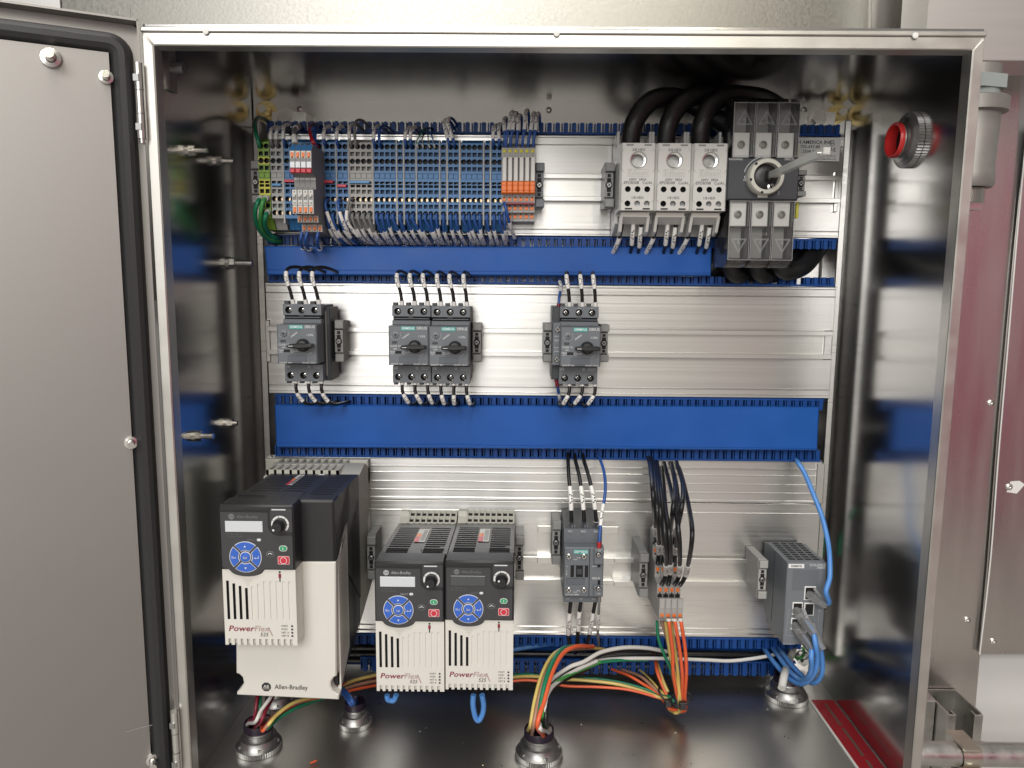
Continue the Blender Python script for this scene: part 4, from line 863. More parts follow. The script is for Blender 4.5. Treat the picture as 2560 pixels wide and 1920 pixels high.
for i in range(3): t.text(('1/L1', '3/L2', '5/L3')[i], x0+w3*(i+.5), yt+.0052, zu1-.0030, .0022, 'print'); t.text(('2/T1', '4/T2', '6/T3')[i], x0+w3*(i+.4), yt-.0003, zl+.004, .0013, 'print')
t.build('lettering', r, recalc=False, smooth=0)
for i, (zx, pts, s0) in enumerate(((0, [(468, 795, -.128), (462, 690, -.128), (458, 520, -.125), (440, 330, -.11), (432, 150, -.085), (432, 60, -.04)], 0), (1, [(577, 790, -.128), (577, 690, -.128), (563, 530, -.125), (535, 330, -.11), (495, 160, -.085), (492, 60, -.04)], 0), (2, [(690, 785, -.128), (682, 670, -.128), (663, 520, -.125), (620, 330, -.11), (570, 160, -.085), (565, 60, -.04)], 0))):
    wire('contactor_wire', f'black wire with sleeve from the wide duct into the contactor top, {pos3[i]} of three', [(*zc_(a, b), y) for a, b, y in pts], 'w_black', .0023, [(.16, .36)], 'black wires into the contactor top', (0, .05, 'sleeve'))
wire('contactor_wire', 'curved blue wire with red tip feeding the coil terminal of the contactor', [(*zc_(a, b), y) for a, b, y in [(712, 985, -.168), (715, 930, -.168), (722, 820, -.164), (740, 650, -.15), (768, 470, -.135), (760, 300, -.115), (715, 160, -.09), (660, 80, -.04)]], 'w_blue', .0019, [(.155, .31)], None, (0, .05, 'w_red'))
for i, pts in enumerate(([(458, 1455, -.15), (447, 1560, -.148), (437, 1700, -.14), (440, 1800, -.125), (470, 1890, -.10), (500, 1920, -.06)], [(550, 1455, -.15), (535, 1560, -.148), (525, 1690, -.14), (522, 1830, -.125), (548, 1905, -.11), (600, 1880, -.08)], [(680, 1455, -.15), (660, 1560, -.148), (640, 1680, -.14), (615, 1800, -.125), (595, 1880, -.11), (575, 1910, -.06)])):
    wire('contactor_wire', f'black wire with sleeve out of the contactor bottom, {pos3[i]} of three', [(*zc_(a, b), y) for a, b, y in pts], 'w_black', .0023, [(.10, .34)], 'black wires out of the contactor bottom')
wire('contactor_wire', 'thin grey wire hanging from the lower coil terminal of the contactor', [(*zc_(a, b), y) for a, b, y in [(716, 1395, -.168), (712, 1500, -.165), (705, 1640, -.15), (702, 1760, -.13), (712, 1840, -.10), (690, 1890, -.06)]], 'w_grey', .0016, [(.18, .36)], None)
# ================================================================ terminal strip
zA = Z(600, 200, .26517); zB = Z(960, 200, .26517)
YT = -.118
ROWS = (('o', 630, 25, 25), ('s', 700, 20, 20), ('o', 768, 26, 26), ('s', 836, 20, 22), ('l', 905, 24, 25), ('d', 987, 22, 32), ('s', 1055, 20, 20), ('m', 1127, 26, 26), ('s', 1192, 20, 22), ('m', 1258, 25, 26))
ZR = lambda zy, y=YT: at(960, zA(0, zy)[1], y).z
z_top, z_bot = ZR(590), ZR(1312)
def terminal_mesh(wd, k, kr, k2=None):
    """one feed-through terminal: stepped body and a face with real entries"""
    m = M(); h = wd/2; k2 = k2 or k
    m.side([(YT+.0075, z_top), (YT+.0075, z_bot), (YT+.016, z_bot-.012), (YP-.003, z_bot-.012), (YP-.003, z_top+.006), (YT+.016, z_top+.006)], -h+.00012, h-.00012, k)
    ed = [z_top]+[ZR((ROWS[i][1]+ROWS[i+1][1])/2) for i in range(len(ROWS)-1)]+[z_bot]
    for i, (kd, zy, a, b) in enumerate(ROWS):
        hi, lo = ed[i], ed[i+1]; z = ZR(zy); u = .26517*5.0e-4
        kk_ = k2 if i in (2, 5, 6) else k
        if kd in 'om': 
            m.cell(-h, h, lo, hi, YT, 0, z, a*.000123, .0065, kk_, kr if kd == 'o' else 'tdark', 10)
        elif kd == 's': m.cell(-h, h, lo, hi, YT, 0, z, a*.000118, .0050, kk_, kr, sq=True)
        elif kd == 'l': m.cell(-h, h, lo, hi, YT, 0, z, h*.995, .0008, kk_, kk_, sq=True, hr2=b*.000123)
        else:
            m.cell(-h, h, (lo+hi)/2, hi, YT, 0, (z+hi)/2-.0004, a*.000115, .0055, kk_, 'tdark', sq=True, hr2=.0014); m.cell(-h, h, lo, (lo+hi)/2, YT, 0, (z+lo)/2+.0002, a*.000115, .0055, kk_, 'tdark', sq=True, hr2=.0015)
    m.box(-h, -h+.0001, YT+.0003, YT+.0078, z_bot, z_top, k); m.box(h-.0001, h, YT+.0003, YT+.0078, z_bot, z_top, k)
    m.box(-h+.0002, h-.0002, YT+.0003, YT+.0078, z_top-.0001, z_top, k); m.box(-h+.0002, h-.0002, YT+.0003, YT+.0078, z_bot, z_bot+.0001, k)
    m.box(-h+.0002, h-.0002, YT+.006, YT+.0074, z_bot+.0001, z_top-.0001, 'tdark')
    return m
TZ = (z_top+z_bot)/2
def terminal_contacts():
    m = M()
    for kd, zy, a, b in ROWS:
        z = ZR(zy)
        if kd == 'm': m.box(.0003, .0026, YT+.0035, YT+.005, z-.0018, z+.0016, 'copper')
        if kd == 'd': m.box(.0002, .0018, YT+.003, YT+.004, z+.0012, z+.0018, 'castgrey')
    return m
def xz(a): return at(zA(a, 950)[0], zA(a, 950)[1], YT).x
groups = [('tgreen', 165, 270, 2), ('tgrey', 278, 386, 2), ('tblue', 407, 768, 7), ('tblue', 787, 888, 2), ('tblue', 906, 1006, 2), ('tgrey', 1022, 1232, 4), ('tblue', 1250, 1456, 4), ('tblue', 1474, 1522, 1), ('tblue', 1540, 1640, 2), ('tblue', 1658, 1862, 4), ('tblue', 1878, 1930, 1), ('tblue', 1949, 2048, 2), ('tblue', 2069, 2273, 4), ('tblue', 2292, 2338, 1), ('tblue', 2357, 2460, 2)]
SH = 14                                                  # the row leans with the view; columns are taken at mid height
TX, idx, meshes = [], 0, {}
nmk = {'tgreen': ('green and yellow earth', 'recess'), 'tgrey': ('grey', ''), 'tblue': ('blue', '')}
for gi, (k, a, b, n) in enumerate(groups):
    xa, xb = xz(a+SH), xz(b+SH); wd = (xb-xa)/n
    for i in range(n):
        x = xa+wd*(i+.5); key = (k, round(wd, 4)); TX.append((x, k, gi, i))
        lab = f'{nmk[k][0]} terminal block, {ORD[idx]} from the left in the top terminal strip'
        r = thing('terminal_block', lab, 'terminal block', (x, YP, TZ), 'terminal blocks of the top strip')
        if key not in meshes:
            ORG[0] = (0, YP, TZ); o = terminal_mesh(wd, k, {'tgreen': 'tgreen2', 'tgrey': 'tgrey2', 'tblue': 'tdblue'}[k] if False else {'tgreen': 'tdark', 'tgrey': 'clamp', 'tblue': 'tdblue'}[k], 'tyellow2' if k == 'tgreen' else None).build('terminal_body', r, recalc=False, smooth=30, org0=(0, YP, TZ))
            c_ = terminal_contacts().build('spring_contact', r, org0=(0, YP, TZ)); l_ = M().box(-wd/2+.0004, wd/2-.0004, YT+.0002, YT+.001, ZR(905)-.0027, ZR(905)+.0027, k, .0002).build('marker_field', r, org0=(0, YP, TZ)); meshes[key] = (o, c_, l_)
        else:
            for q_ in meshes[key]: same(q_, r)
        idx += 1
    if gi not in (0, 14, 2, 5) or gi in (2, 5):
        if gi in (0, 14): continue
        nx = xz(groups[gi+1][1]+SH); 
        if nx-xb > .0008: solo(M().box(xb+.0002, nx-.0002, YT-.0010, YP-.003, z_bot-.006, z_top+.003, 'plate_end', .0004), 'end_plate', f'thin light grey end plate after the {ORD[idx-1]} terminal of the top strip', 'end plate', ((xb+nx)/2, YP, TZ), 'end plates between terminal groups')
# jumpers pushed into the strip
def jumper(a0, a1, zy, k, label):
    x0, x1 = xz(a0), xz(a1); z = ZR(zy, YT-.002); r = thing('jumper_bridge', label, 'jumper', ((x0+x1)/2, YT, z), 'plug-in jumper bridges')
    M().box(x0, x1, YT-.0035, YT+.004, z-.0015, z+.0015, k, .0005).build('bridge_bar', r); n = max(2, int((x1-x0)/.0062)); f = None
    for i in range(n): M().box(x0+(x1-x0)*(i+.5)/n-.0005, x0+(x1-x0)*(i+.5)/n+.0005, YT-.0002, YT+.0055, z-.0011, z+.0011, 'copper').build('bridge_pin', r)
jumper(795, 882, 962, 'red', 'short red jumper higher up, over the pair of blue terminals'); jumper(917, 1006, 1001, 'red', 'short red jumper lower down, over the second pair of blue terminals')
jumper(1036, 1226, 964, 'tblue_light', 'long light blue jumper across the four grey terminals'); jumper(303, 392, 995, 'tblue_light', 'short light blue jumper on the two grey terminals at the left end')
jumper(424, 712, 958, 'red', 'long red jumper running behind the circuit protectors'); jumper(678, 766, 999, 'red', 'short red jumper at the lower right of the circuit protectors')
# ---- four electronic circuit protectors, stepped toward the viewer
yp = [-.172, -.170, -.148, -.133]
for i in range(4):
    xa = at(zA(470+52*i, 760)[0], 401, -.172).x; w_ = at(zA(522+52*i, 760)[0], 401, -.172).x-xa; x1 = xa+w_-.0002; xc = (xa+x1)/2
    q = lambda zy, y: at(zA(560, zy)[0], zA(560, zy)[1], y).z
    r = thing('circuit_protector', f'slim circuit protector with orange clips, red flap and 1A switch, {ORD[i]} from left', 'circuit protector', (xc, YP, q(950, -.15)), 'slim circuit protectors in the top strip')
    z0, z1, z2, z3 = q(610, -.165), q(668, -.172), q(875, -.172), q(912, -.165)
    M().side([(-.166, z0), (-.172, z1), (-.172, q(835, -.172)), (-.170, z2), (-.158, z3), (-.158, q(1030, -.158)), (-.168, q(1035, -.168)), (-.168, q(1262, -.168)), (-.150, q(1272, -.150)), (-.150, q(1345, -.150)), (-.134, q(1355, -.134)), (-.134, q(1432, -.134)), (YP-.003, q(1470, -.1)), (YP-.003, z0)], xa, x1, 'clamp2').build('protector_body', r)
    M().side([(-.1665, z0-.0003), (-.1727, z1+.0006), (-.165, z1), (-.160, z0-.0006)], xa+.0003, x1-.0003, 'tblue').build('marker_strip', r)
    def clip(ya, zy0, zy1, nm='push_clip', ck='orange'):
        a_, b_ = q(zy0, ya), q(zy1, ya)
        c = M().box(xa+.0004, x1-.0004, ya-.0004, ya+.004, b_-.0006, a_+.0006, 'white', .0003).build('entry_frame', r)
        M().box(xc-w_*.27, xc+w_*.27, ya-.0012, ya, b_+.0008, a_-.0012, ck, .0004).build(nm, c); M().disc(xc, ya-.0006, b_+.0005, w_*.2, 10, 'slot', rz=.0006).build('wire_entry', c, recalc=False)
        return c
    clip(-.1725, 672, 735); clip(-.1685, 1188, 1255); clip(-.1505, 1280, 1335); clip(-.1345, 1365, 1425)
    M().box(xa+.0002, x1-.0002, -.1735, -.170, q(828, -.173), q(768, -.173), 'lcd', .0004).build('marker_field', r)
    M().box(xa+.0002, x1-.0002, -.1745, -.168, q(874, -.174), q(834, -.174), 'red', .0006).build('red_flap', r)
    M().box(xa+.0003, x1-.0003, -.1690, -.166, q(1180, -.168), q(1035, -.168), 'white', .0003).build('switch_plate', r)
    M().box(xc-w_*.32, xc+w_*.32, -.1694, -.168, q(1130, -.169), q(1082, -.169), 'clamp', .0002).box(xc-w_*.22, xc+w_*.22, -.1712, -.169, q(1104, -.169), q(1082, -.169), 'white', .0003).build('rocker_switch', r)
    t = M(); t.text('1A', xc, -.1694, q(1160, -.169), .0021, 'ink'); t.box(xc-.0006, xc+.0006, -.1693, -.169, q(1060, -.169), q(1050, -.169), 'slot'); t.text('12', xc, -.1584, q(926, -.158), .0015, 'ink'); t.text('13', xc, -.1584, q(1018, -.158), .0015, 'ink'); t.build('lettering', r, recalc=False, smooth=0)
    M().box(xa+.0003, x1-.0003, -.1582, -.157, q(941, -.158), q(914, -.158), 'white').build('number_strip', r)
# ---- six slim relays
YR = -.128
for i in range(6):
    zx = 1108+53.4*i; q = lambda zy, y=YR: at(zB(zx, zy)[0], zB(zx, zy)[1], y).z
    xa = at(zB(zx, 850)[0], 425, YR).x; x1 = at(zB(zx+53.4, 850)[0], 425, YR).x-.0003; xc = (xa+x1)/2; w_ = x1-xa
    r = thing('slim_relay', f'slim white and orange plug-in relay, {ORD[i]} of six at the right of the strip', 'relay', (xc, YP, q(950)), 'six slim plug-in relays')
    M().side([(-.112, q(612, -.112)), (YR, q(640)), (YR, q(735)), (YR+.004, q(735)), (YR+.004, q(1090)), (-.124, q(1096)), (-.124, q(1160)), (-.117, q(1166)), (-.117, q(1240)), (-.110, q(1246)), (-.110, q(1320)), (YP-.003, q(1325)), (YP-.003, q(612, -.112))], xa, x1, 'tgrey').build('relay_socket', r)
    M().box(xa+.0012, x1-.0004, YR-.004, YR+.006, q(958), q(732), 'white', .0005).build('relay_case', r)
    M().box(xa, x1, YR-.0065, YR+.004, q(1072), q(962), 'orange', .0010).box(xa+.0002, x1-.0002, YR-.0070, YR-.006, q(1000), q(996), 'orange2').box(xa+.0002, x1-.0002, YR-.0070, YR-.006, q(1048), q(1044), 'orange2').build('retaining_lever', r)
    M().lathe((xc, YR, q(670)), (0, -1, 0), [(.0020, -.0004), (.0020, .0006), (.0012, .0012), (0, .0013)], 12, 'tyellow').build('status_light', r)
    t = M(); t.text('24', xc, YR-.0003, q(692), .0012, 'ink'); t.text('V=', xc, YR-.0003, q(712), .0012, 'ink'); t.build('lettering', r, recalc=False, smooth=0)
    for ya, a_, b_ in ((-.124, 1100, 1148), (-.117, 1180, 1232), (-.110, 1260, 1312)):
        if i == 0 and ya > -.12: continue
        c = M().box(xa+.0004, x1-.0004, ya-.0004, ya+.003, q(b_, ya), q(a_, ya), 'tgrey', .0002).build('entry_frame', r); M().box(xc-w_*.30, xc+w_*.30, ya-.0012, ya, q(b_-6, ya), q(a_+14, ya), 'orange', .0004).build('push_clip', c)
        M().disc(xc, ya-.0006, q(a_+8, ya), w_*.18, 10, 'slot', rz=.0007).build('wire_entry', c, recalc=False)
a, b = at(*zB(1120, 1165), -.121), at(*zB(1415, 1165), -.121)
solo(M().box(a.x, b.x, -.1245, -.118, a.z-.0012, a.z+.0012, 'w_darkred', .0004), 'jumper_bridge', 'dark red jumper bar running across the sockets of the six relays', 'jumper', a, 'plug-in jumper bridges')
# ---- wires of the strip
GB, GT = 'wires leaving the bottom of the terminal strip', 'wires looping into the top of the terminal strip'
zc0 = at(960, 592, YP).z; zc1 = at(960, 607, YP-.01).z; zhole = ZR(1258); zhole2 = ZR(1127); zth = ZR(630); zct = at(960, 322, YP).z
nb = 0
for j, (x, k, gi, i) in enumerate(TX):
    if gi < 3: continue
    kw = 'w_grey' if k == 'tgrey' else 'w_blue'; cn = 'grey' if k == 'tgrey' else 'blue'
    dx = random.uniform(.004, .011); e = random.uniform(-.002, .002)
    pts = [(x+.0004, YT+.004, zhole), (x+.0002, YT-.006, zhole-.002), (x+.0004, YT-.006, zhole-.008), (x+dx*.35+e, YT+.001, zhole-.017), (x+dx*.7+e, YT+.014, zhole-.026), (x+dx*1.1+e, YP-.006, zhole-.033), (x+dx*1.4, YP+.03, zhole-.036)]
    s0 = random.uniform(.24, .32)
    wire('terminal_wire', f'{cn} wire with white sleeve hanging from the {ORD[j]} terminal of the top strip', pts, kw, .00165, [(s0, s0+.40)], GB, (0, .07, 'tdark'), world=True)
    if (gi in (3, 4) and i == 0) or (gi == 5 and i == 0):
        pts = [(x+.0004, YT+.004, zhole2), (x-.0004, YT-.009, zhole2-.003), (x+.0004, YT-.012, zhole2-.012), (x+.004, YT-.008, zhole2-.026), (x+.008, YT+.010, zhole2-.042), (x+.012, YP-.006, zhole2-.051), (x+.015, YP+.03, zhole2-.055)]
        if k == 'tgrey': pts = [(x+.0004, YT+.004, zhole2), (x-.0015, YT-.009, zhole2-.001), (x-.005, YT-.010, zhole2-.014), (x-.0055, YT-.004, zhole2-.027), (x+.003, YT+.014, zhole2-.042), (x+.010, YP-.006, zhole2-.051), (x+.016, YP+.03, zhole2-.055)]
        wire('terminal_wire', f'{cn} wire with long white sleeve from the upper hole of the {ORD[j]} strip terminal', pts, kw, .0017, [(.2, .48)], GB, None, world=True)
def topwire(zx, zz, k, label, h=.030, lean=0, sl=True, r=.0017, end=.012, frm=zA, y0=YT, kick=.03):
    p = at(*frm(zx, 632), y0); x = p.x; zt_ = p.z
    pts = [(x, y0+.004, zt_), (x+.0003, y0-.006, zt_+.004), (x+lean*.4-.0002, y0-.004, zt_+.014), (x+lean, y0+.006, zt_+h*.85), (x+lean+end*.35, y0+.024, zt_+h), (x+lean+end*.75, YP+.004, zt_+h*.86), (x+lean+end, YP+kick, zt_+h*.62)]
    return wire('terminal_wire', label, pts, k, r, [(.13, .42)] if sl else [], GT, None, world=True)
for zx, k, lb, h, ln, sl in ((308, 'w_grey', 'left of two grey sleeved wires looping into the grey terminals at the left end', .026, -.001, True), (358, 'w_grey', 'right of two grey sleeved wires looping into the grey terminals at the left end', .026, 0, True), (430, 'w_blue', 'blue wire with white sleeve looping over into the first blue terminal', .029, -.002, True),
                         (803, 'w_blue', 'blue sleeved wire into the top of the first terminal right of the protectors', .027, 0, True), (923, 'w_blue', 'blue sleeved wire into the top of the pair left of the four grey terminals', .027, 0, True), (1046, 'w_grey', 'left grey wire with white sleeve bending into the four grey terminals', .029, -.0015, True), (1098, 'w_grey', 'right grey wire without sleeve bending into the four grey terminals', .034, -.0015, False),
                         (1270, 'w_blue', 'blue sleeved wire into the first terminal right of the four grey ones', .027, 0, True), (1322, 'w_blue', 'blue bare wire into the second terminal right of the four grey ones', .027, 0, False), (1562, 'w_blue', 'left blue wire of a sleeved pair in the middle of the strip', .026, .0015, True), (1612, 'w_blue', 'right blue wire of a sleeved pair in the middle of the strip', .026, .001, True),
                         (1970, 'w_blue', 'left blue wire of the tall crossing pair in the strip', .034, -.006, True), (2020, 'w_blue', 'right blue wire of the tall crossing pair in the strip', .036, -.008, True), (2385, 'w_blue', 'left blue wire of the sleeved pair just before the relays', .028, .001, True), (2442, 'w_blue', 'right blue wire of the sleeved pair just before the relays', .029, 0, True)):
    topwire(zx, 0, k, lb, h, ln, sl)
for i, (zx, k) in enumerate(((1676, 'w_green'), (1725, 'w_black'), (1786, 'w_black'), (1834, 'w_blue'))):
    p = at(*zA(zx, 635), YT); q = at(*zA(1745+12*i, 455), YT+.02)
    wire('terminal_wire', ('hair-thin green wire', 'hair-thin black wire, left of two,', 'hair-thin black wire, right of two,', 'hair-thin blue wire')[i]+' entering the middle of the strip', [(p.x, YT+.002, p.z), (p.x-.0008, YT-.004, p.z+.006), (p.x+(q.x-p.x)*.35, YT, p.z+(q.z-p.z)*.5), tuple(q), (q.x+.004, YP, q.z+.004), (q.x+.01, YP+.03, q.z-.006)], k, .0007, [], 'four hair-thin wires', (0, .10, 'white'), world=True, n=6)
for i, (bx, tx, ty) in enumerate(((1135, 1140, 350), (1150, 1205, 290), (1192, 1240, 300), (1250, 1278, 322), (1305, 1345, 275), (1360, 1410, 302), (1408, 1450, 306))):
    y0 = -.124; p = at(*zB(bx, 622), y0); q = at(*zB(tx, ty), y0+.02)
    wire('relay_wire', f'blue wire with white sleeve arching above the relays, {ORD[i]} of seven from left', [(p.x, y0+.004, p.z-.003), (p.x+.0005, y0, p.z+.008), (p.x+(q.x-p.x)*.5, y0+.002, p.z+(q.z-p.z)*.48), (q.x-.001, y0+.014, q.z-.005), (q.x+.002, y0+.03, q.z), (q.x+.004, YP+.004, q.z-.012), (q.x+.006, YP+.03, q.z-.03)], 'w_blue', .0018, [(.17, .42)], 'blue wires arching into the relays', None, world=True)
for lb, P_, sl in (('blue sleeved wire slanting down from the first relay socket', [(1132, 1155, -.13), (1150, 1210, -.133), (1170, 1300, -.128), (1200, 1400, -.112), (1235, 1500, -.085), (1245, 1540, -.04)], (.24, .55)), ('blue sleeved wire hanging straight down from the first relay socket', [(1137, 1240, -.122), (1137, 1320, -.124), (1142, 1400, -.116), (1155, 1500, -.09), (1175, 1545, -.04)], (.25, .6))):
    wire('relay_wire', lb, [(*zB(a, b), y) for a, b, y in P_], 'w_blue', .0018, [sl], 'blue wires leaving the relays')
wire('earth_wire', 'green earth wire looping from the corner bolt into the first terminal', [(*zA(a, b), y) for a, b, y in [(185, 635, -.116), (178, 600, -.125), (150, 500, -.12), (145, 400, -.09), (175, 355, -.06), (235, 370, -.035), (300, 430, -.02)]], 'w_green', .0024, [], 'green earth wires', None)
for i, P_ in enumerate(([(195, 1108, -.12), (165, 1160, -.13), (142, 1260, -.125), (170, 1390, -.11), (250, 1490, -.09), (370, 1530, -.075), (430, 1530, -.03)], [(255, 1108, -.12), (215, 1150, -.13), (195, 1260, -.127), (200, 1390, -.11), (270, 1480, -.09), (380, 1515, -.075), (440, 1515, -.03)], [(262, 1240, -.12), (240, 1290, -.13), (235, 1370, -.12), (280, 1450, -.10), (350, 1495, -.085), (440, 1500, -.03)])):
    wire('earth_wire', ('outermost', 'light green middle', 'innermost')[i]+' of three thick earth wires curving from the green terminals to the comb', [(*zA(a, b), y) for a, b, y in P_], ('w_green', 'w_lgreen', 'w_green')[i], .0025, [], 'green earth wires', (0, .04, 'white'))
for i, P_ in enumerate(([(585, 1428, -.138), (572, 1500, -.138), (580, 1560, -.125), (600, 1590, -.108), (640, 1585, -.06)], [(635, 1428, -.138), (618, 1500, -.138), (630, 1570, -.125), (660, 1600, -.108), (690, 1580, -.06)], [(737, 1432, -.138), (725, 1500, -.138), (735, 1560, -.125), (757, 1592, -.108), (775, 1500, -.06)])):
    wire('protector_wire', f'blue wire with white sleeve below the circuit protectors, {pos3[i]} of three', [(*zA(a, b), y) for a, b, y in P_], 'w_blue', .0019, [(.36, .78)], 'blue wires below the circuit protectors')
for i in range(3): wire('protector_wire', f'thin red wire beside the circuit protectors, {("outer", "middle", "inner")[i]} of three', [(*zA(a, b), y) for a, b, y in [(742-8*i, 630, -.12), (700-10*i, 590, -.135), (655-3*i+6, 480+6*i, -.12), (668, 420+8*i, -.095), (720, 410+8*i, -.06), (760, 440, -.03)]], 'w_red', .0011, [], 'thin red wires by the protectors', None)
wire('protector_wire', 'blue wire bowing left and down beside the circuit protectors', [(*zA(a, b), y) for a, b, y in [(748, 765, -.12), (728, 720, -.13), (706, 600, -.13), (705, 490, -.115), (730, 430, -.09), (770, 440, -.05), (800, 470, -.02)]], 'w_blue', .0023, [], None)
wire('protector_wire', 'grey wire with pale bend dropping onto the circuit protectors', [(*zA(a, b), y) for a, b, y in [(520, 600, -.16), (512, 540, -.155), (510, 480, -.135), (545, 440, -.10), (590, 460, -.06), (620, 480, -.03)]], 'w_grey', .0026, [(.34, .56)], None, (0, .08, 'white'))
# ================================================================ distribution blocks
zD = Z(1460, 180, 720/2212); YD = -.150
def dblock(tl, label):
    q = lambda zx, zy, y=YD: at(*zD(zx, zy), y)
    x0, z1 = q(283, 545).x, q(415, 545).z; x1, z0 = q(552, 800).x, q(415, 1062).z; W_ = x1-x0
    zb0, zb1 = q(415, 1262, YP-.012).z, q(415, 480, YP-.03).z
    r = thing('distribution_block', label, 'distribution block', ((x0+x1)/2, YP, z0), 'white power distribution blocks')
    m = M(); cols = [x0+W_*f for f in (.23, .5, .77)]; zh = [q(415, a).z for a in (545, 590, 768, 845, 955, 980, 1040, 1062)]
    big = q(418, 678); m.cell(x0+.002, x1-.002, zh[2], zh[1], YD, x0+W_*.5, (zh[1]+zh[2])/2+.0006, .0086, .012, 'white', 'zinc', 16)
    m.box(x0+.002, x1-.002, YD, YD+.0005, zh[1], z1, 'white'); m.box(x0+.002, x1-.002, YD, YD+.0005, zh[3], zh[2], 'white')
    for j in range(3):
        c0 = x0+.002 if j == 0 else (cols[j-1]+cols[j])/2; c1 = x1-.002 if j == 2 else (cols[j]+cols[j+1])/2
        m.cell(c0, c1, zh[4], zh[3], YD, cols[j], q(415, 900).z, .0033, .008, 'white', 'slot', 10); m.cell(c0, c1, z0, zh[5], YD, cols[j], q(415, 1010).z, .0033, .008, 'white', 'slot' if j == 0 else 'zinc', 10)
    m.box(x0+.002, x1-.002, YD, YD+.0005, zh[5], zh[4], 'white')
    m.build('front_face', r, recalc=False)
    m = M()
    m.add([(x0, YD+.004, z0), (x1, YD+.004, z0), (x1, YD+.004, z1), (x0, YD+.004, z1), (x0+.002, YD+.0004, z0), (x1-.002, YD+.0004, z0), (x1-.002, YD+.0004, z1), (x0+.002, YD+.0004, z1)], [(0, 1, 5, 4), (1, 2, 6, 5), (2, 3, 7, 6), (3, 0, 4, 7)], 'white')
    m.side([(YD+.0135, z1), (YD+.034, z1), (YD+.034, z0-.002), (YD+.0135, z0)], x0, x1, 'white'); m.box(x0, x0+.0012, YD+.004, YD+.0135, z0, z1, 'white'); m.box(x1-.0012, x1, YD+.004, YD+.0135, z0, z1, 'white'); m.box(x0+.0012, x1-.0012, YD+.004, YD+.0135, z1-.001, z1, 'white'); m.box(x0+.0012, x1-.0012, YD+.004, YD+.0135, z0, z0+.001, 'white')
    m.side([(YD+.034, zb1), (YP-.006, zb1-.004), (YP-.006, zb0), (YD+.058, zb0), (YD+.034, z0-.012)], x0+.0002, x0+.003, 'white'); m.side([(YD+.034, zb1), (YP-.006, zb1-.004), (YP-.006, zb0), (YD+.058, zb0), (YD+.034, z0-.012)], x1-.003, x1-.0002, 'white')
    m.box(x0+.003, x1-.003, YD+.034, YP-.008, z0-.004, z1-.004, 'white'); m.box(x0+.002, x1-.002, YP-.010, YP-.006, zb0, z0, 'white')
    m.build('housing', r, recalc=False)
    m = M(); m.side([(YD+.012, z0-.001), (YD+.012, z0-.006), (YD+.030, z0-.013), (YD+.033, z0-.002)], x0+.004, x1-.004, 'ivory'); m.side([(YD+.012, z0-.005), (YD+.030, z0-.012), (YD+.034, z0-.026), (YD+.022, z0-.022)], x0+.003, x0+.0062, 'white'); m.side([(YD+.012, z0-.005), (YD+.030, z0-.012), (YD+.034, z0-.026), (YD+.022, z0-.022)], x1-.0062, x1-.003, 'white'); m.build('wire_hood', r)
    for dz in (0, .0027, .0054): M().lathe((x0+W_*.5, YD+.003+dz, (zh[1]+zh[2])/2+.0006), (0, -1, 0), [(.0084, 0), (.0074, 0), (.0074, .0009), (.0084, .0012)], 18, 'screw').build('thread_ring', r, recalc=False)
    M().lathe((x0+W_*.5, YD, (zh[1]+zh[2])/2+.0006), (0, -1, 0), [(.0086, 0), (.0092, .0007), (.0098, 0)], 20, 'white').build('bore_rim', r, recalc=False)
    for a, b in ((.16, .36), (.66, .86)):
        M().box(x0+W_*a, x0+W_*b, YD-.0002, YD+.002, z1-.0030, z1-.0012, 'clamp').build('latch_slot', r); M().box(x0+W_*a, x0+W_*b, YD-.0002, YD+.002, z0+.0008, z0+.0024, 'slot').build('latch_slot', r)
    for dz in (.004, .010): M().box(x0+W_*.25, x0+W_*.75, YD+.034, YD+.038, z1-dz, z1-dz+.003, 'clamp').build('top_rib', r)
    t = M(); y = YD-.0003; xc = x0+W_*.5
    for s_, zy, hh, k_ in (('3/8 HEX', 598, 19, 'ink2'), ('600V  380A', 826, 18, 'ink2'), ('EPDB308   Cu/Al', 851, 20, 'ink2'), ('1/8 HEX', 966, 18, 'ink2')): t.text(s_, xc, y, q(415, zy).z, hh*.3255/2150, k_, bold=.006)
    z = q(415, 775).z; t.text('Edison', xc, y, z, .0056, 'heat'); hw, hh = W_*.30, .0037
    for s_ in (1, -1): t.line(xc-hw, z+hh*s_, xc+hw, z+hh*s_, .0003, y, 'heat'); t.line(xc+hw*s_, z-hh, xc+hw*s_, z+hh, .0003, y, 'heat')
    for s_ in (0, 1):
        xx = x0+W_*(.035 if not s_ else .965); sg = 1 if not s_ else -1
        for zA_, zB_ in ((zh[2]+.003, zh[1]-.003), (zh[5], zh[3]-.004)): t.line(xx, zA_, xx, zB_, .0003, y, 'clamp'); t.line(xx, zB_, xx+.003*sg, zB_+.003, .0003, y, 'clamp'); t.line(xx, zA_, xx+.003*sg, zA_-.003, .0003, y, 'clamp')
    t.build('lettering', r, recalc=False, smooth=0)
    return r, x0, x1, z0, z1
db, dx0, dx1, dz0, dz1 = dblock(None, 'leftmost of the three white power distribution blocks')
pit = at(*zD(846, 800), YD).x-at(*zD(566, 800), YD).x; pit = (at(*zD(1105, 800), YD).x-dx0)/3
dup(db, (pit, 0, 0), 'middle one of the three white power distribution blocks'); dup(db, (2*pit, 0, 0), 'right one of the three white power distribution blocks, next to the disconnector')
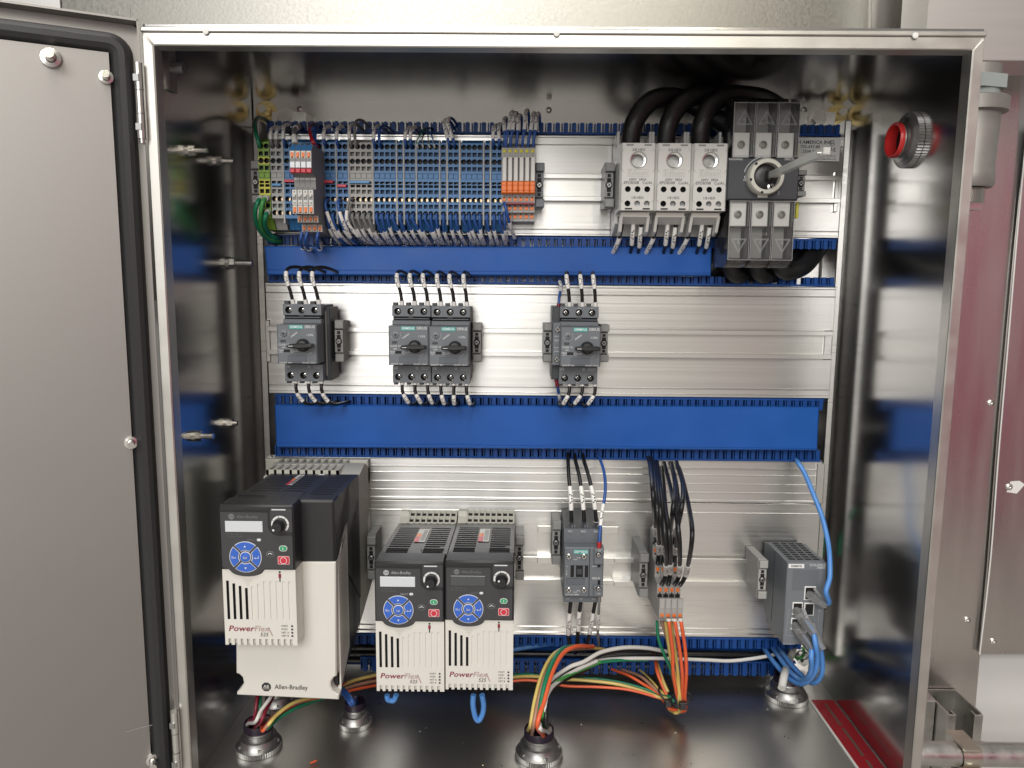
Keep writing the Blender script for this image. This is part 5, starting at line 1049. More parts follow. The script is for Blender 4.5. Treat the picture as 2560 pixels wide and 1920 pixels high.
for j in range(3):
    base = dx0+pit*j; W_ = dx1-dx0
    for i, f in enumerate((.20, .52, .75)):
        o = (-.004, .002, .002)[i]; l = (.012, 0, .003)[i]
        wire('feed_wire', f'black wire with white sleeve under the {pos3[j]} distribution block, {pos3[i]} of three', [(base+W_*f, -.122, dz0+.004), (base+W_*f+.0005, -.118, dz0-.012), (base+W_*f+o*.3, -.112, dz0-.026), (base+W_*f+o, -.098, dz0-.038), (base+W_*f+o*1.6, YP-.006, dz0-.047), (base+W_*f+o*2, YP+.03, dz0-.052)], 'w_black', .0021, [(.14+l*14, .40+l*14)], 'black wires under the distribution blocks', None, world=True)
# thick black cables arching from the blocks to the disconnector
for i, P_ in enumerate(([(365, 640, -.118), (358, 520, -.122), (395, 370, -.125), (520, 220, -.12), (690, 195, -.105), (830, 245, -.098), (1000, 350, -.10), (1110, 420, -.108), (1185, 450, -.118)], [(635, 640, -.118), (630, 520, -.122), (660, 370, -.125), (765, 225, -.12), (910, 175, -.105), (1060, 195, -.095), (1220, 270, -.10), (1330, 370, -.11), (1372, 450, -.118)], [(893, 640, -.118), (890, 520, -.122), (905, 400, -.125), (965, 270, -.122), (1080, 185, -.11), (1240, 180, -.10), (1400, 215, -.10), (1520, 310, -.108), (1556, 440, -.118)])):
    wire('power_cable', ('first', 'second', 'third')[i]+f' thick black cable from the left, arching out of the {pos3[i]} distribution block', [(*zD(a, b), y) for a, b, y in P_], 'cable', .0108, [], 'thick black cables over the distribution blocks', seg=10, n=16, cat='cable')
for i, P_ in enumerate(([(1130, 1400, -.085), (1120, 1480, -.082), (1170, 1555, -.075), (1270, 1545, -.06), (1400, 1450, -.05), (1480, 1350, -.03)], [(1330, 1400, -.085), (1320, 1480, -.082), (1370, 1555, -.075), (1470, 1545, -.06), (1570, 1460, -.05), (1640, 1340, -.03)], [(1500, 1400, -.085), (1500, 1480, -.085), (1560, 1530, -.082), (1670, 1500, -.075), (1750, 1420, -.06), (1810, 1330, -.03)])):
    wire('power_cable', ('left', 'middle', 'right')[i]+' thick black cable curling out below the clear lower shrouds', [(*zD(a, b), y) for a, b, y in P_], 'cable', .0112, [], 'thick black cables below the disconnector', seg=10, n=16, cat='cable')
# ================================================================ switch disconnector
YS = -.150; q = lambda zx, zy, y=YS: at(*zD(zx, zy), y)
x0, x1, z0, z1 = rect(*zD(1100, 657), *zD(1652, 984), YS)
r = thing('switch_disconnector', 'dark grey rotary switch disconnector with clear terminal shrouds and ivory dial ring', 'switch disconnector', ((x0+x1)/2, YP, z0))
M().prism([(x0, z0), (x1, z0), (x1, z1), (x0, z1)], YS, YS+.045, 'dgrey', .0015).build('switch_body', r)
M().box(x0+.004, x1-.004, YS+.045, YP-.004, z0-.002, z1+.002, 'dgrey').build('base', r)
c = q(1393, 805, YS-.006); R_ = .0196
M().lathe((c.x, YS, c.z), (0, -1, 0), [(R_, 0), (R_, .010), (R_*.93, .0125), (R_*.74, .0125), (R_*.70, .006), (0, .006)], 32, 'cream').build('dial_ring', r)
M().lathe((c.x, YS-.006, c.z), (0, -1, 0), [(R_*.70, .0002), (R_*.66, .0010), (R_*.3, .002), (0, .002)], 24, 'knob').build('dial_hub', r)
s_ = c+Vector((.006, -.0085, -.011)); screw(M(), c.x+.0055, YS-.0085, c.z-.0110, .0042).build('hub_screw', r)
for i, a in enumerate((130, 188, 250)):
    M().disc(c.x, YS-.0128, c.z, R_*.98, 3, 'slot', a0=a, a1=a+9, r0=R_*.86).build('ring_mark', r, recalc=False)
M().disc(c.x, YS-.0003, c.z, R_*1.16, 12, 'print_grey', a0=95, a1=165, r0=R_*1.10).build('position_arc', r, recalc=False)
a, b, cc, d = rect(*zD(1332, 941), *zD(1408, 966), YS); M().box(a, b, YS-.0015, YS, cc, d, 'white', .0004).build('test_tab', r)
t = M(); y = YS-.0003
for tx, zx, zy, hh, k_, ax in (('socomec', 1112, 668, 20, 'print', 'LEFT'), ('SIRCO', 1578, 670, 18, 'print', 'CENTER'), ('I', 1378, 668, 22, 'print', 'CENTER'), ('ON', 1398, 668, 14, 'print', 'CENTER'), ('OFF', 1240, 831, 14, 'print', 'CENTER')): p = q(zx, zy); t.text(tx, p.x, y, p.z, hh*.3255/2200, k_, ax)
p = q(1240, 808); t.disc(p.x, y, p.z, .0015, 12, 'print', r0=.001); p0, p1, p2 = q(1497, 912), q(1497, 932), q(1490, 945); t.line(p0.x, p0.z, p1.x, p1.z, .0003, y, 'print'); t.line(p1.x, p1.z, p2.x, p2.z, .0003, y, 'print'); t.build('lettering', r, recalc=False, smooth=0)
# operating shaft, pointing straight at the viewer
p0 = (c.x+.0035, YS-.008, c.z+.0005)
sh = thing('operating_shaft', 'pale square operating shaft projecting from the disconnector dial toward the viewer', 'shaft', p0)
m = M(); e = .0033; tip = -.312; m.box(p0[0]-e, p0[0]+e, tip, p0[1]+.004, p0[2]-e, p0[2]+e, 'shaftclear', .0008).build('shaft_rod', sh)
M().cyl((p0[0]-e-.002, tip+.010, p0[2]), (p0[0]+e+.002, tip+.010, p0[2]), .0014, 8, 'bolt').build('cross_pin', sh)
M().box(p0[0]-e-.0015, p0[0]+e+.0015, p0[1]-.010, p0[1]+.002, p0[2]-e-.0015, p0[2]+e+.0015, 'knob', .0006).build('shaft_socket', sh)
# clear shrouds: three bays above, three below
def tri(m, x, z, s, y, up):
    g = 1 if up else -1; A = [(x-s, z-g*s*.75), (x+s, z-g*s*.75), (x, z+g*s)]
    for f, w_ in ((1, .0004), (.80, .0003)):
        B = [(x+(a_-x)*f, z-g*s*.16+(b_-z+g*s*.16)*f) for a_, b_ in A]
        for i in range(3): m.line(*B[i], *B[(i+1) % 3], w_, y, 'print_grey')
    B = [(.05, .55), (-.2, .05), (.12, .1), (-.05, -.35)] if True else 0
    B = [(x+a_*s, z-g*s*.2+b_*s*.9) for a_, b_ in B]
    for i in range(3): m.line(*B[i], *B[i+1], .0004, y, 'print_grey')
for up in (1, 0):
    zz = (q(1393, 650).z, q(1393, 205, -.150).z) if up else (q(1393, 990).z, q(1393, 1475, -.150).z); n3 = (x1-x0-.006)/3
    for i in range(3):
        xa = x0+.004+n3*i; xb = xa+n3-.0012; lo, hi = min(zz), max(zz); g = 1 if up else -1; far = hi if up else lo; nr = lo if up else hi
        tb = M().box(xa+.002, xb-.002, YS+.008, YS+.05, min(nr, nr+g*.027), max(nr, nr+g*.027), 'pole', .0006).build('terminal_pole', r)
        M().box(xa+.003, xb-.003, YS+.020, YS+.050, min(nr+g*.0274, nr+g*.062), max(nr+g*.0274, nr+g*.062), 'clamp', .0006).build('grey_lug_block', tb)  # lug enlarged into a grey block for the shroud's even grey look
        M().lathe(((xa+xb)/2, YS+.008, nr+g*.014), (0, -1, 0), [(.0042, 0), (.0042, .002), (.0026, .0026), (.0022, .0004), (0, .0004)], 14, 'castgrey').build('pole_screw', tb)
        sh_ = M(); yb_ = YP-.02; fl_ = .012
        o = [(xa, nr), (xb, nr), (xb, far-g*.006), (xa, far-g*.006)]
        # front sheet, side cheeks and a curved outer lip
        sh_.box(xa, xb, YS-.001, YS+.0004, min(nr, far-g*.004), max(nr, far-g*.004), 'clear', .0012)
        for xx in (xa, xb-.0012): sh_.side([(YS+.0005, nr), (YS+.0005, far-g*.004), (YS+.012, far+g*.003), (yb_, far+g*.003), (yb_, nr)], xx, xx+.0012, 'clear')
        sh_.side([(YS-.0005, far-g*.004), (YS+.012, far+g*.003), (YS+.026, far+g*.004), (YS+.026, far+g*.0028), (YS+.0125, far+g*.0018), (YS+.0010, far-g*.004)], xa+.0013, xb-.0013, 'clear')
        s_o = sh_.build('clear_shroud', r)
        em = M(); fz0, fz1 = min(nr, far-g*.004), max(nr, far-g*.004)
        for xx in (xa-.0002, xb-.0006): em.box(xx, xx+.0008, YS-.0014, YS-.0009, fz0, fz1, 'boot')
        for z_ in (fz0, fz1-.0008): em.box(xa+.0006, xb-.0006, YS-.0014, YS-.0009, z_, z_+.0008, 'boot')
        em.build('edge_highlight', s_o)  # whitish strips laid along the clear edges as painted highlights
        tm = M(); tri(tm, (xa+xb)/2, far-g*.021, .0085, YS-.0014, up); tm.build('warning_triangle', s_o, recalc=False, smooth=0)
        if i == 1: M().prism(rr((xa+xb)/2-.005, (xa+xb)/2+.006, nr+g*.036-.0025, nr+g*.036+.0025, .002), YS-.0035, YS-.001, 'clear', .0006).build('shroud_latch', s_o)
p = at(1996, 380, -.10)
for za, zb2 in ((362, 392), (505, 545)):
    a, b, cc, d = rect(1990, za, 1997, zb2, -.10); M().box(a, b, -.10, -.085, cc, d, 'tyellow', .0005).build('yellow_strip', r)
# nameplate behind the shaft
a, b, cc, d = rect(*zD(1628, 510), *zD(1962, 686), YP-.0035)
npz = thing('name_plate', 'silver printed nameplate stuck on the frame right of the disconnector', 'nameplate', (a, YP-.0035, cc))
M().box(a, b, YP-.0050, YP-.0020, cc, d, 'nameplate', .0003).build('plate', npz); t = M(); y = YP-.0053
for tx, zx, zy, hh, ax in (('H AMERICA INC', 1642, 540, 24, 'LEFT'), ('732-697-80', 1664, 575, 21, 'LEFT'), (': 2504 210', 1662, 610, 21, 'LEFT'), ('@SatieNA.co', 1935, 645, 14, 'RIGHT'), ('b: www.SatieNA.com', 1938, 668, 14, 'RIGHT'), ('SA', 1908, 546, 20, 'CENTER')):
    p = at(*zD(zx, zy), y); t.text(tx, p.x, y, p.z, hh*.3255/2000, 'ink', ax, bold=.012 if hh > 20 else 0)
p = at(*zD(1908, 546), y); t.disc(p.x, y, p.z, .0032, 16, 'ink', a0=40, a1=330, r0=.0027); p = at(*zD(1916, 596), y); t.text('UL', p.x, y, p.z, .0042, 'ink', rot=-.3, bold=.01)
t.build('lettering', npz, recalc=False, smooth=0)
# ================================================================ stepped terminals with black wires
zE = Z(1300, 1100, 500/1803)
Yt = [-.110, -.128, -.146, -.163]                     # four decks, the lowest nearest the viewer
for i in range(4):
    q = lambda zx, zy, y: at(*zE(zx, zy), y)
    yb = Yt[3]; xa = q(1258+54.5*i, 1450, yb).x; x1 = q(1258+54.5*(i+1), 1450, yb).x-.0004; xc = (xa+x1)/2; w_ = x1-xa
    zz = lambda zy, y: q(1360, zy, y).z
    Z0 = [zz(860, Yt[0]), zz(1060, Yt[0]), zz(1115, Yt[1]), zz(1235, Yt[1]), zz(1300, Yt[2]), zz(1422, Yt[2]), zz(1428, yb), zz(1630, yb)]
    r = thing('stepped_terminal', f'grey three-deck terminal block with orange push clips, {ORD[i]} of four from left', 'terminal block', (xc, YP, Z0[5]), 'grey stepped terminal blocks')
    M().side([(Yt[0], Z0[0]), (Yt[0], Z0[1]), (Yt[1], Z0[2]), (Yt[1], Z0[3]), (Yt[2], Z0[4]), (Yt[2], Z0[5]), (yb, Z0[6]), (yb, Z0[7]), (YP-.02, Z0[7]-.004), (YP-.02, Z0[0]+.004)], xa, x1, 'tgrey').build('terminal_body', r)
    def clip2(y, zy, entry):
        z = zz(zy, y); c_ = M().box(xa+.0006, x1-.0006, y-.0004, y+.003, z-.0055, z+.0045, 'tgrey', .0003).build('entry_frame', r)
        M().box(xc-w_*.28, xc+w_*.28, y-.0014, y, z-.0022, z+.0024, 'orange', .0004).build('push_clip', c_); M().disc(xc, y-.0006, z-.0042, .0012, 10, 'slot').build('test_hole', c_, recalc=False)
    clip2(Yt[0], 995, 0); clip2(Yt[1], 1165, 0); clip2(Yt[2], 1350, 0)
    M().box(xa+.0005, x1-.0005, Yt[2]-.0003, Yt[2]+.002, Z0[5]+.0005, Z0[5]+.0060, 'slot').build('jumper_shaft', r)
    M().box(xa+.0006, x1-.0006, yb-.0006, yb+.003, zz(1520, yb), zz(1440, yb), 'plate_end', .0004).build('marker_field', r)
    M().box(xc-w_*.30, xc+w_*.30, yb-.0014, yb, zz(1592, yb), zz(1566, yb), 'orange', .0004).build('push_clip', r)
    M().lathe((xc, yb, zz(1612, yb)), (0, -1, 0), [(.0030, 0), (.0030, .0008), (.0024, .0008), (.0024, .0002), (0, .0002)], 14, 'castgrey').build('wire_entry', r, recalc=False)
xs0 = at(*zE(1140, 900), -.11).x; xs1 = at(*zE(1258, 1450), Yt[3]).x-.0006
bw = [((1215, 940, -.118), (1222, 850), (1205, 560), (1180, 300), (1160, 170), (1135, 90)), ((1240, 1125, -.136), (1250, 1010), (1240, 700), (1215, 380), (1190, 190), (1150, 85)), ((1288, 1125, -.136), (1292, 1010), (1270, 720), (1240, 420), (1215, 220), (1180, 85)), ((1395, 1135, -.136), (1400, 1010), (1425, 800), (1420, 500), (1370, 250), (1280, 90)),
      ((1275, 1310, -.154), (1315, 1200), (1310, 900), (1270, 480), (1240, 230), (1215, 85)), ((1335, 1310, -.154), (1355, 1190), (1350, 900), (1310, 600), (1285, 300), (1240, 90)), ((1390, 1310, -.154), (1435, 1210), (1435, 880), (1380, 540), (1310, 250), (1260, 85)), ((1440, 1315, -.154), (1495, 1210), (1550, 900), (1530, 650), (1450, 300), (1360, 95)),
      ((1335, 1010, -.118), (1350, 880), (1375, 650), (1400, 420), (1370, 240), (1345, 110)), ((1395, 950, -.118), (1405, 850), (1450, 650), (1470, 420), (1420, 230), (1375, 95))]
yy6 = lambda y0: (y0, y0-.004, (y0-.10)*.6-.105, (y0-.10)*.4-.100, -.085, -.04)
lab = ['shortest black wire, to the topmost deck of the first stepped terminal', 'black wire with sleeve to the second deck of the first stepped terminal', 'black wire with sleeve to the second deck of the second stepped terminal', 'black wire with tilted sleeve to the second deck of the last stepped terminal', 'black wire with sleeve to the third deck of the first stepped terminal', 'black wire with sleeve to the third deck of the second stepped terminal', 'black wire with sleeve to the third deck of the third stepped terminal', 'outermost bowed black wire to the third deck of the last stepped terminal', 'black wire behind the others to the upper middle of the stepped terminals', 'black wire with slanted sleeve to the upper right of the stepped terminals']
for i, P_ in enumerate(bw):
    ys = yy6(P_[0][2]); pts = [(*zE(P_[j][0], P_[j][1]), ys[j]) for j in range(6)]
    wire('control_wire', lab[i], pts, 'w_black', .0026, [(.055, .165)] if i != 0 else [(.05, .17)], 'black wires into the stepped terminals', None, seg=9)
zF = Z(1400, 1540, 500/2183)
def fw(label, P_, k, r=.0021, group=None, **kw): return wire('field_wire', label, [(*zF(a, b), y) for a, b, y in P_], k, r if r < .0024 else r*.76, [], group, None, **kw)
GO = 'coloured wires dropping from the stepped terminals'
for i, (lb, k, P_) in enumerate((('left of three orange wires from the stepped terminals down to the tie', 'w_orange', [(1185, 25, -.17), (1195, 120, -.172), (1230, 400, -.165), (1235, 620, -.16), (1275, 860, -.15), (1300, 930, -.145), (1330, 990, -.14), (1270, 1030, -.135), (1170, 960, -.12), (1120, 880, -.11)]),
    ('middle of three orange wires from the stepped terminals down to the tie', 'w_orange', [(1248, 25, -.17), (1265, 120, -.172), (1310, 400, -.165), (1335, 640, -.16), (1335, 850, -.15), (1340, 930, -.145), (1345, 1020, -.14), (1280, 1045, -.135), (1190, 990, -.12), (1110, 900, -.11)]),
    ('right of three orange wires from the stepped terminals down to the tie', 'w_orange', [(1315, 30, -.17), (1330, 120, -.172), (1365, 350, -.165), (1380, 600, -.16), (1365, 850, -.15), (1368, 930, -.145), (1370, 1010, -.14), (1340, 1040, -.135), (1230, 1010, -.12), (1130, 930, -.11)]),
    ('left yellow wire beside the orange wires of the stepped terminals', 'w_yellow', [(1150, 55, -.155), (1165, 150, -.155), (1200, 400, -.15), (1240, 600, -.15), (1290, 860, -.15), (1300, 950, -.146), (1310, 1020, -.14), (1270, 1060, -.136), (1190, 1020, -.12)]),
    ('right yellow wire between the orange wires of the stepped terminals', 'w_yellow', [(1212, 55, -.155), (1225, 150, -.155), (1260, 400, -.15), (1290, 640, -.15), (1305, 860, -.15), (1312, 950, -.147), (1300, 1040, -.14), (1255, 1060, -.136)]),
    ('brown wire half hidden behind the yellow wires', 'w_brown', [(1110, 55, -.145), (1140, 150, -.145), (1190, 340, -.14), (1230, 560, -.14), (1300, 840, -.142), (1350, 940, -.142), (1350, 1010, -.138)]),
    ('green wire slanting from the stepped terminals into the bundle', 'w_green', [(1058, 55, -.14), (1065, 180, -.14), (1090, 300, -.14), (1150, 450, -.14), (1210, 590, -.142), (1270, 820, -.142), (1330, 960, -.14)]))):
    fw(lb, P_, k, .0022 if k != 'w_green' else .0019, GO, seg=8)
for i in range(3):
    p = at(*zF((1185, 1248, 1315)[i], 26), -.1705); 
    solo(M().lathe(p, (0, -.3, -1), [(.0033, 0), (.0033, .003), (.0024, .003), (.0024, 0)], 12, 'white'), 'wire_collar', f'white collar at the top of the {pos3[i]} orange wire', 'collar', p, 'white wire collars', recalc=False)
GB2 = 'coloured wires running low across the cabinet'
for lb, k, r_, P_ in (('orange wire running low from the drives to the cable tie', 'w_orange', .0024, [(-800, 760, -.10), (-400, 700, -.10), (-100, 735, -.105), (80, 765, -.11), (420, 775, -.115), (750, 805, -.12), (1050, 885, -.125), (1150, 925, -.13), (1180, 1000, -.13), (1250, 1030, -.135)]),
    ('yellow wire running low from the drives to the cable tie', 'w_yellow', .0022, [(-800, 700, -.08), (-350, 660, -.09), (0, 690, -.10), (250, 700, -.105), (600, 740, -.11), (850, 805, -.115), (1060, 880, -.125), (1160, 900, -.13), (1230, 960, -.135)]),
    ('green wire running low just above the yellow wire to the tie', 'w_green', .0021, [(-800, 690, -.075), (-350, 640, -.085), (0, 695, -.09), (300, 682, -.095), (600, 715, -.10), (900, 790, -.11), (1080, 860, -.12), (1190, 880, -.13), (1250, 940, -.135)]),
    ('red-orange wire curving from the comb down to the tie', 'w_orange', .0020, [(520, 560, -.04), (600, 595, -.06), (750, 650, -.09), (920, 750, -.105), (1080, 850, -.12), (1170, 900, -.128)]),
    ('brown wire curving from the comb down to the tie', 'w_brown', .0020, [(620, 560, -.04), (720, 600, -.06), (880, 660, -.09), (1000, 760, -.11), (1110, 860, -.122), (1230, 960, -.13)]),
    ('thin yellow wire curving from the comb down to the tie', 'w_yellow', .0016, [(840, 570, -.04), (920, 630, -.07), (1010, 720, -.10), (1100, 820, -.12), (1200, 900, -.13)]),
    ('short orange wire dropping through the comb to the tie', 'w_orange', .0023, [(1010, 380, -.04), (1040, 480, -.08), (1060, 600, -.11), (1110, 740, -.12), (1165, 860, -.128)]),
    ('short yellow wire dropping through the comb to the tie', 'w_yellow', .0021, [(1050, 470, -.07), (1085, 590, -.10), (1130, 720, -.12), (1180, 830, -.128)])):
    fw(lb, P_, k, r_, GB2, seg=8)
GW = 'wires looping to the middle floor hub'
for lb, k, r_, P_ in (('thick white wire arching over the black loops toward the right', 'w_white', .0034, [(-250, 900, -.17), (-120, 720, -.17), (100, 560, -.16), (260, 500, -.15), (450, 395, -.13), (700, 345, -.115), (950, 350, -.10), (1150, 385, -.09), (1300, 410, -.06)]),
    ('white wire lying along the lowest comb across to the right hub', 'w_white', .0031, [(240, 530, -.12), (400, 490, -.115), (650, 465, -.11), (900, 462, -.105), (1200, 465, -.10), (1600, 480, -.095), (1850, 490, -.09), (2100, 465, -.085), (2300, 430, -.08), (2440, 400, -.07)]),
    ('thick black wire arching just below the white one', 'w_black', .0032, [(-260, 930, -.165), (-100, 760, -.16), (150, 560, -.14), (350, 450, -.125), (650, 385, -.11), (950, 380, -.095), (1200, 410, -.085)]),
    ('black wire lying under the lower white wire', 'w_black', .0028, [(200, 560, -.11), (420, 470, -.105), (700, 440, -.10), (1000, 438, -.095), (1150, 450, -.09)]),
    ('green and yellow wire curving from the hub up along the comb', 'w_green', .0028, [(-290, 1020, -.165), (-180, 840, -.16), (-20, 700, -.15), (200, 575, -.135), (450, 505, -.12), (700, 480, -.11), (950, 480, -.10)])):
    fw(lb, P_, k, r_, GW, seg=9)
# ---- cable ties round the bundle
for (zx, zy, y, rr_, lb, tilt) in ((1320, 905, -.147, .0125, 'black cable tie round the bundle of orange wires, the lower one', .25), (1160, 880, -.128, .0125, 'black cable tie on the left side of the wire loop', -.7)):
    p = at(*zF(zx, zy), y); t = thing('cable_tie', lb, 'cable tie', p, 'black cable ties'); pts = []
    for i in range(21):
        a = 2*math.pi*i/20; pts.append(p+Vector((rr_*math.cos(a)*math.cos(tilt), rr_*.75*math.sin(a), rr_*math.cos(a)*math.sin(tilt)+.003*math.sin(a))))
    M().tube(pts, .0013, 'knob', 6, caps=False).build('strap', t, recalc=False); M().box(p.x-.004, p.x+.004, p.y-rr_*.75-.004, p.y-rr_*.75+.002, p.z-.0070, p.z+.0020, 'knob', .0008).build('tie_head', t)
# ================================================================ network switch
zG = Z(1820, 1120, 380/1854); zH = Z(1820, 1440, 380/1854); YN = -.158
x0, x1, zb, zt = rect(1963, 1408, 2062, 1612, YN); zbk = at(2000, 1347, YP-.004).z
r = thing('network_switch', 'blue-grey network switch with gridded top vent and blue cables plugged in', 'network switch', ((x0+x1)/2, YP, zb))
M().prism([(x0, zb), (x1, zb), (x1, zt), (x0, zt)], YN, YN+.020, 'swgrey', .0010).build('front_face', r)
M().side([(YN+.0199, zt), (YP-.022, zt-.0006), (YP-.006, zt-.004), (YP-.006, zb+.03), (YP-.03, zb), (YN+.0199, zb)], x0+.0002, x1-.0002, 'swgrey').build('housing', r)
M().box(x0-.0002, x0+.001, YN+.042, YN+.0432, zb+.01, zt-.001, 'bdark').build('side_seam', r)
W_ = x1-x0; f = None
for i in range(4):
    for j in range(8):
        xa = x0+W_*(.12+.205*i); ya = YN+.010+.0078*j
        if f is None: f = M().add([(xa, ya, zt+.0003), (xa+W_*.165, ya, zt+.0003), (xa+W_*.165, ya+.0048, zt+.0003), (xa, ya+.0048, zt+.0003)], [(0, 1, 2, 3)], 'slot').build('vent_opening', r, recalc=False); f0 = (xa, ya)
        else: same(f, r, (xa-f0[0], ya-f0[1], -.0006*j/8))
q = lambda P_, y=YN: at(*P_, y)
a, b, c_, d = rect(*zG(738, 1415), *zG(928, 1463), YN); bd = M().box(a, b, YN-.0005, YN, c_, d, 'nameplate').build('badge', r); M().text('SIEMENS', (a+b)/2, YN-.0008, (c_+d)/2, (d-c_)*.5, 'ink', bold=.012).build('lettering', bd, recalc=False, smooth=0)
t = M(); y = YN-.0003
for s_, zx, zy in (('SCALANCE', 1192, 1432), ('XB005', 1192, 1462)): p = q(zG(zx, zy), y); t.text(s_, p.x, y, p.z, .0026, 'print', 'RIGHT')
for (ax, ay, bx, by) in ((745, 400, 705, 720), (705, 720, 815, 730), (1118, 360, 1100, 570)): p0, p1 = q(zH(ax, ay), y), q(zH(bx, by), y); t.line(p0.x, p0.z, p1.x, p1.z, .0003, y, 'print_grey')
p = q(zH(1115, 425), y); t.text('P4', p.x, y, p.z, .0015, 'print'); p = q(zH(740, 832), y); t.text('6GK5005-0BA00-1AB2', p.x, y, p.z, .0010, 'print')
t.build('lettering', r, recalc=False, smooth=0)
a, b, c_, d = rect(*zG(790, 1485), *zG(1108, 1650), YN); M().box(a, b, YN-.0003, YN, at(2000, 1475, YN).z, d, 'bgrey').build('label_window', r)
ports = [(928, 125, 1065, 290), (782, 318, 905, 470), (925, 325, 1045, 478), (765, 510, 880, 650)]
for i, (a_, b_, c2, d2) in enumerate(ports):
    a, b, c_, d = rect(*zH(a_, b_), *zH(c2, d2), YN)
    po = M().box(a, b, YN-.0012, YN, c_, d, 'nameplate', .0003).build('port', r); M().box(a+.0011, b-.0011, YN-.0015, YN-.0010, c_+.0011, d-.0011, 'slot').build('port_opening', po)
# plugs and blue cables
def plug(px, py, axis, lb, sc=1.0):
    p = at(px, py, YN-.001); ax = Vector(axis).normalized(); r_ = thing('network_plug', lb, 'plug', p, 'clear network plugs')
    s1 = ax.cross(Vector((0, 0, 1))).normalized(); s2 = s1.cross(ax)
    def pr(m, l0, l1, w0, w1, h0, h1, k):
        V_ = [p+ax*l*sc+s1*(sx*w_)+s2*(sz*h_) for l, w_, h_ in ((l0, w0, h0), (l1, w1, h1)) for sx in (-1, 1) for sz in (-1, 1)]
        return m.add(V_, [(0, 1, 3, 2), (4, 6, 7, 5), (0, 4, 5, 1), (2, 3, 7, 6), (0, 2, 6, 4), (1, 5, 7, 3)], k)
    pr(M(), -.003, .010, .0052, .0052, .0036, .0036, 'boot').build('plug_body', r_)
    m = M(); n_ = 9
    for i in range(n_): pr(m, .010+.0024*i, .0118+.0024*i, .0056-.00022*i, .0055-.00022*i, .0046-.00018*i, .0045-.00018*i, 'boot')
    pr(m, .0095, .0315, .0042, .0032, .0036, .0030, 'boot'); o = m.build('strain_boot', r_)
    m = M(); V_ = [p+ax*.014+s2*.004-s1*.0022, p+ax*.014+s2*.004+s1*.0022, p+ax*.002+s2*.009-s1*.0022, p+ax*.002+s2*.009+s1*.0022]
    m.add(V_+[v+s2*.0012 for v in V_], [(0, 1, 3, 2), (4, 5, 7, 6), (0, 2, 6, 4), (1, 3, 7, 5), (2, 3, 7, 6)], 'boot').build('latch_tab', r_)
    return p, p+ax*.028*sc
p1, e1 = plug(*zH(1000, 220), (.62, -.75, -.30), 'clear plug in the highest switch port, its cable going up', .72)
p2, e2 = plug(*zH(845, 420), (.42, -.72, -.62), 'clear plug in the middle left switch port, its boot overlapping the others')
p3, e3 = plug(*zH(830, 600), (.42, -.70, -.66), 'clear plug in the lowest left switch port')
p4, e4 = plug(*zH(960, 600), (.40, -.66, -.72), 'clear plug half hidden behind the other two, at the lower right of the switch')
GC = 'blue network cables'
A_ = lambda L: [at(*zH(a, b), y) for a, b, y in L]
wire('network_cable', 'blue network cable rising from the top switch port up to the wide duct', [e1-Vector((.004, -.004, 0)), e1+Vector((.003, -.002, .003)), at(*zH(1195, 190), -.182), at(*zH(1240, 20), -.175)]+[at(*zG(a, b), y) for a, b, y in [(1240, 1350, -.165), (1220, 1150, -.15), (1150, 850, -.13), (1040, 560, -.115), (930, 300, -.095), (850, 175, -.085), (800, 110, -.05)]], 'w_lblue', .0030, [], GC, world=True, seg=9, cat='cable')
wire('network_cable', 'blue network cable from the middle plug, outermost at the bottom of the loop', [e2-Vector((.006, -.01, -.009)), e2]+A_([(1070, 850, -.185), (1090, 1000, -.18), (1060, 1170, -.175), (960, 1290, -.165), (850, 1310, -.15), (700, 1210, -.125), (560, 1050, -.10), (430, 870, -.06), (400, 820, -.03)]), 'w_lblue', .0031, [], GC, world=True, seg=9, cat='cable')
wire('network_cable', 'blue network cable from the lowest plug, innermost of the loop', [e3-Vector((.006, -.01, -.009)), e3]+A_([(1015, 1000, -.185), (1020, 1120, -.18), (980, 1230, -.172), (890, 1270, -.155), (760, 1170, -.13), (640, 1010, -.105), (525, 850, -.06), (500, 800, -.03)]), 'w_lblue', .0031, [], GC, world=True, seg=9, cat='cable')
wire('network_cable', 'blue network cable at the far right of the loop, from the half hidden plug', [e4-Vector((.005, -.01, -.01)), e4]+A_([(1130, 900, -.175), (1150, 1050, -.172), (1140, 1200, -.168), (1060, 1300, -.16), (950, 1260, -.145), (800, 1110, -.125), (680, 960, -.10), (600, 850, -.06), (580, 800, -.03)]), 'w_lblue', .0031, [], GC, world=True, seg=9, cat='cable')
zI = Z(900, 1520, 600/2212)
wire('network_cable', 'short blue cable loop hanging below the dark-display drive', [(*zI(a, b), y) for a, b, y in [(1045, 800, -.235), (1042, 900, -.235), (1065, 1010, -.233), (1095, 1035, -.232), (1128, 980, -.232), (1140, 900, -.233), (1125, 800, -.235)]], 'w_lblue', .0031, [], GC, seg=8, cat='cable')
wire('network_cable', 'sliver of blue cable peeping out below the middle drive', [(*zI(a, b), y) for a, b, y in [(250, 800, -.235), (255, 840, -.235), (285, 852, -.234), (315, 848, -.234), (335, 800, -.235)]], 'w_lblue', .0030, [], GC, seg=6, cat='cable')
wire('network_cable', 'pair-thick light blue cable slipping behind the lower right drive toward the comb', [(*zI(a, b), y) for a, b, y in [(1300, 400, -.06), (1500, 365, -.055), (1700, 335, -.05), (1850, 320, -.03)]], 'w_lblue', .0036, [], GC, seg=6, cat='cable')
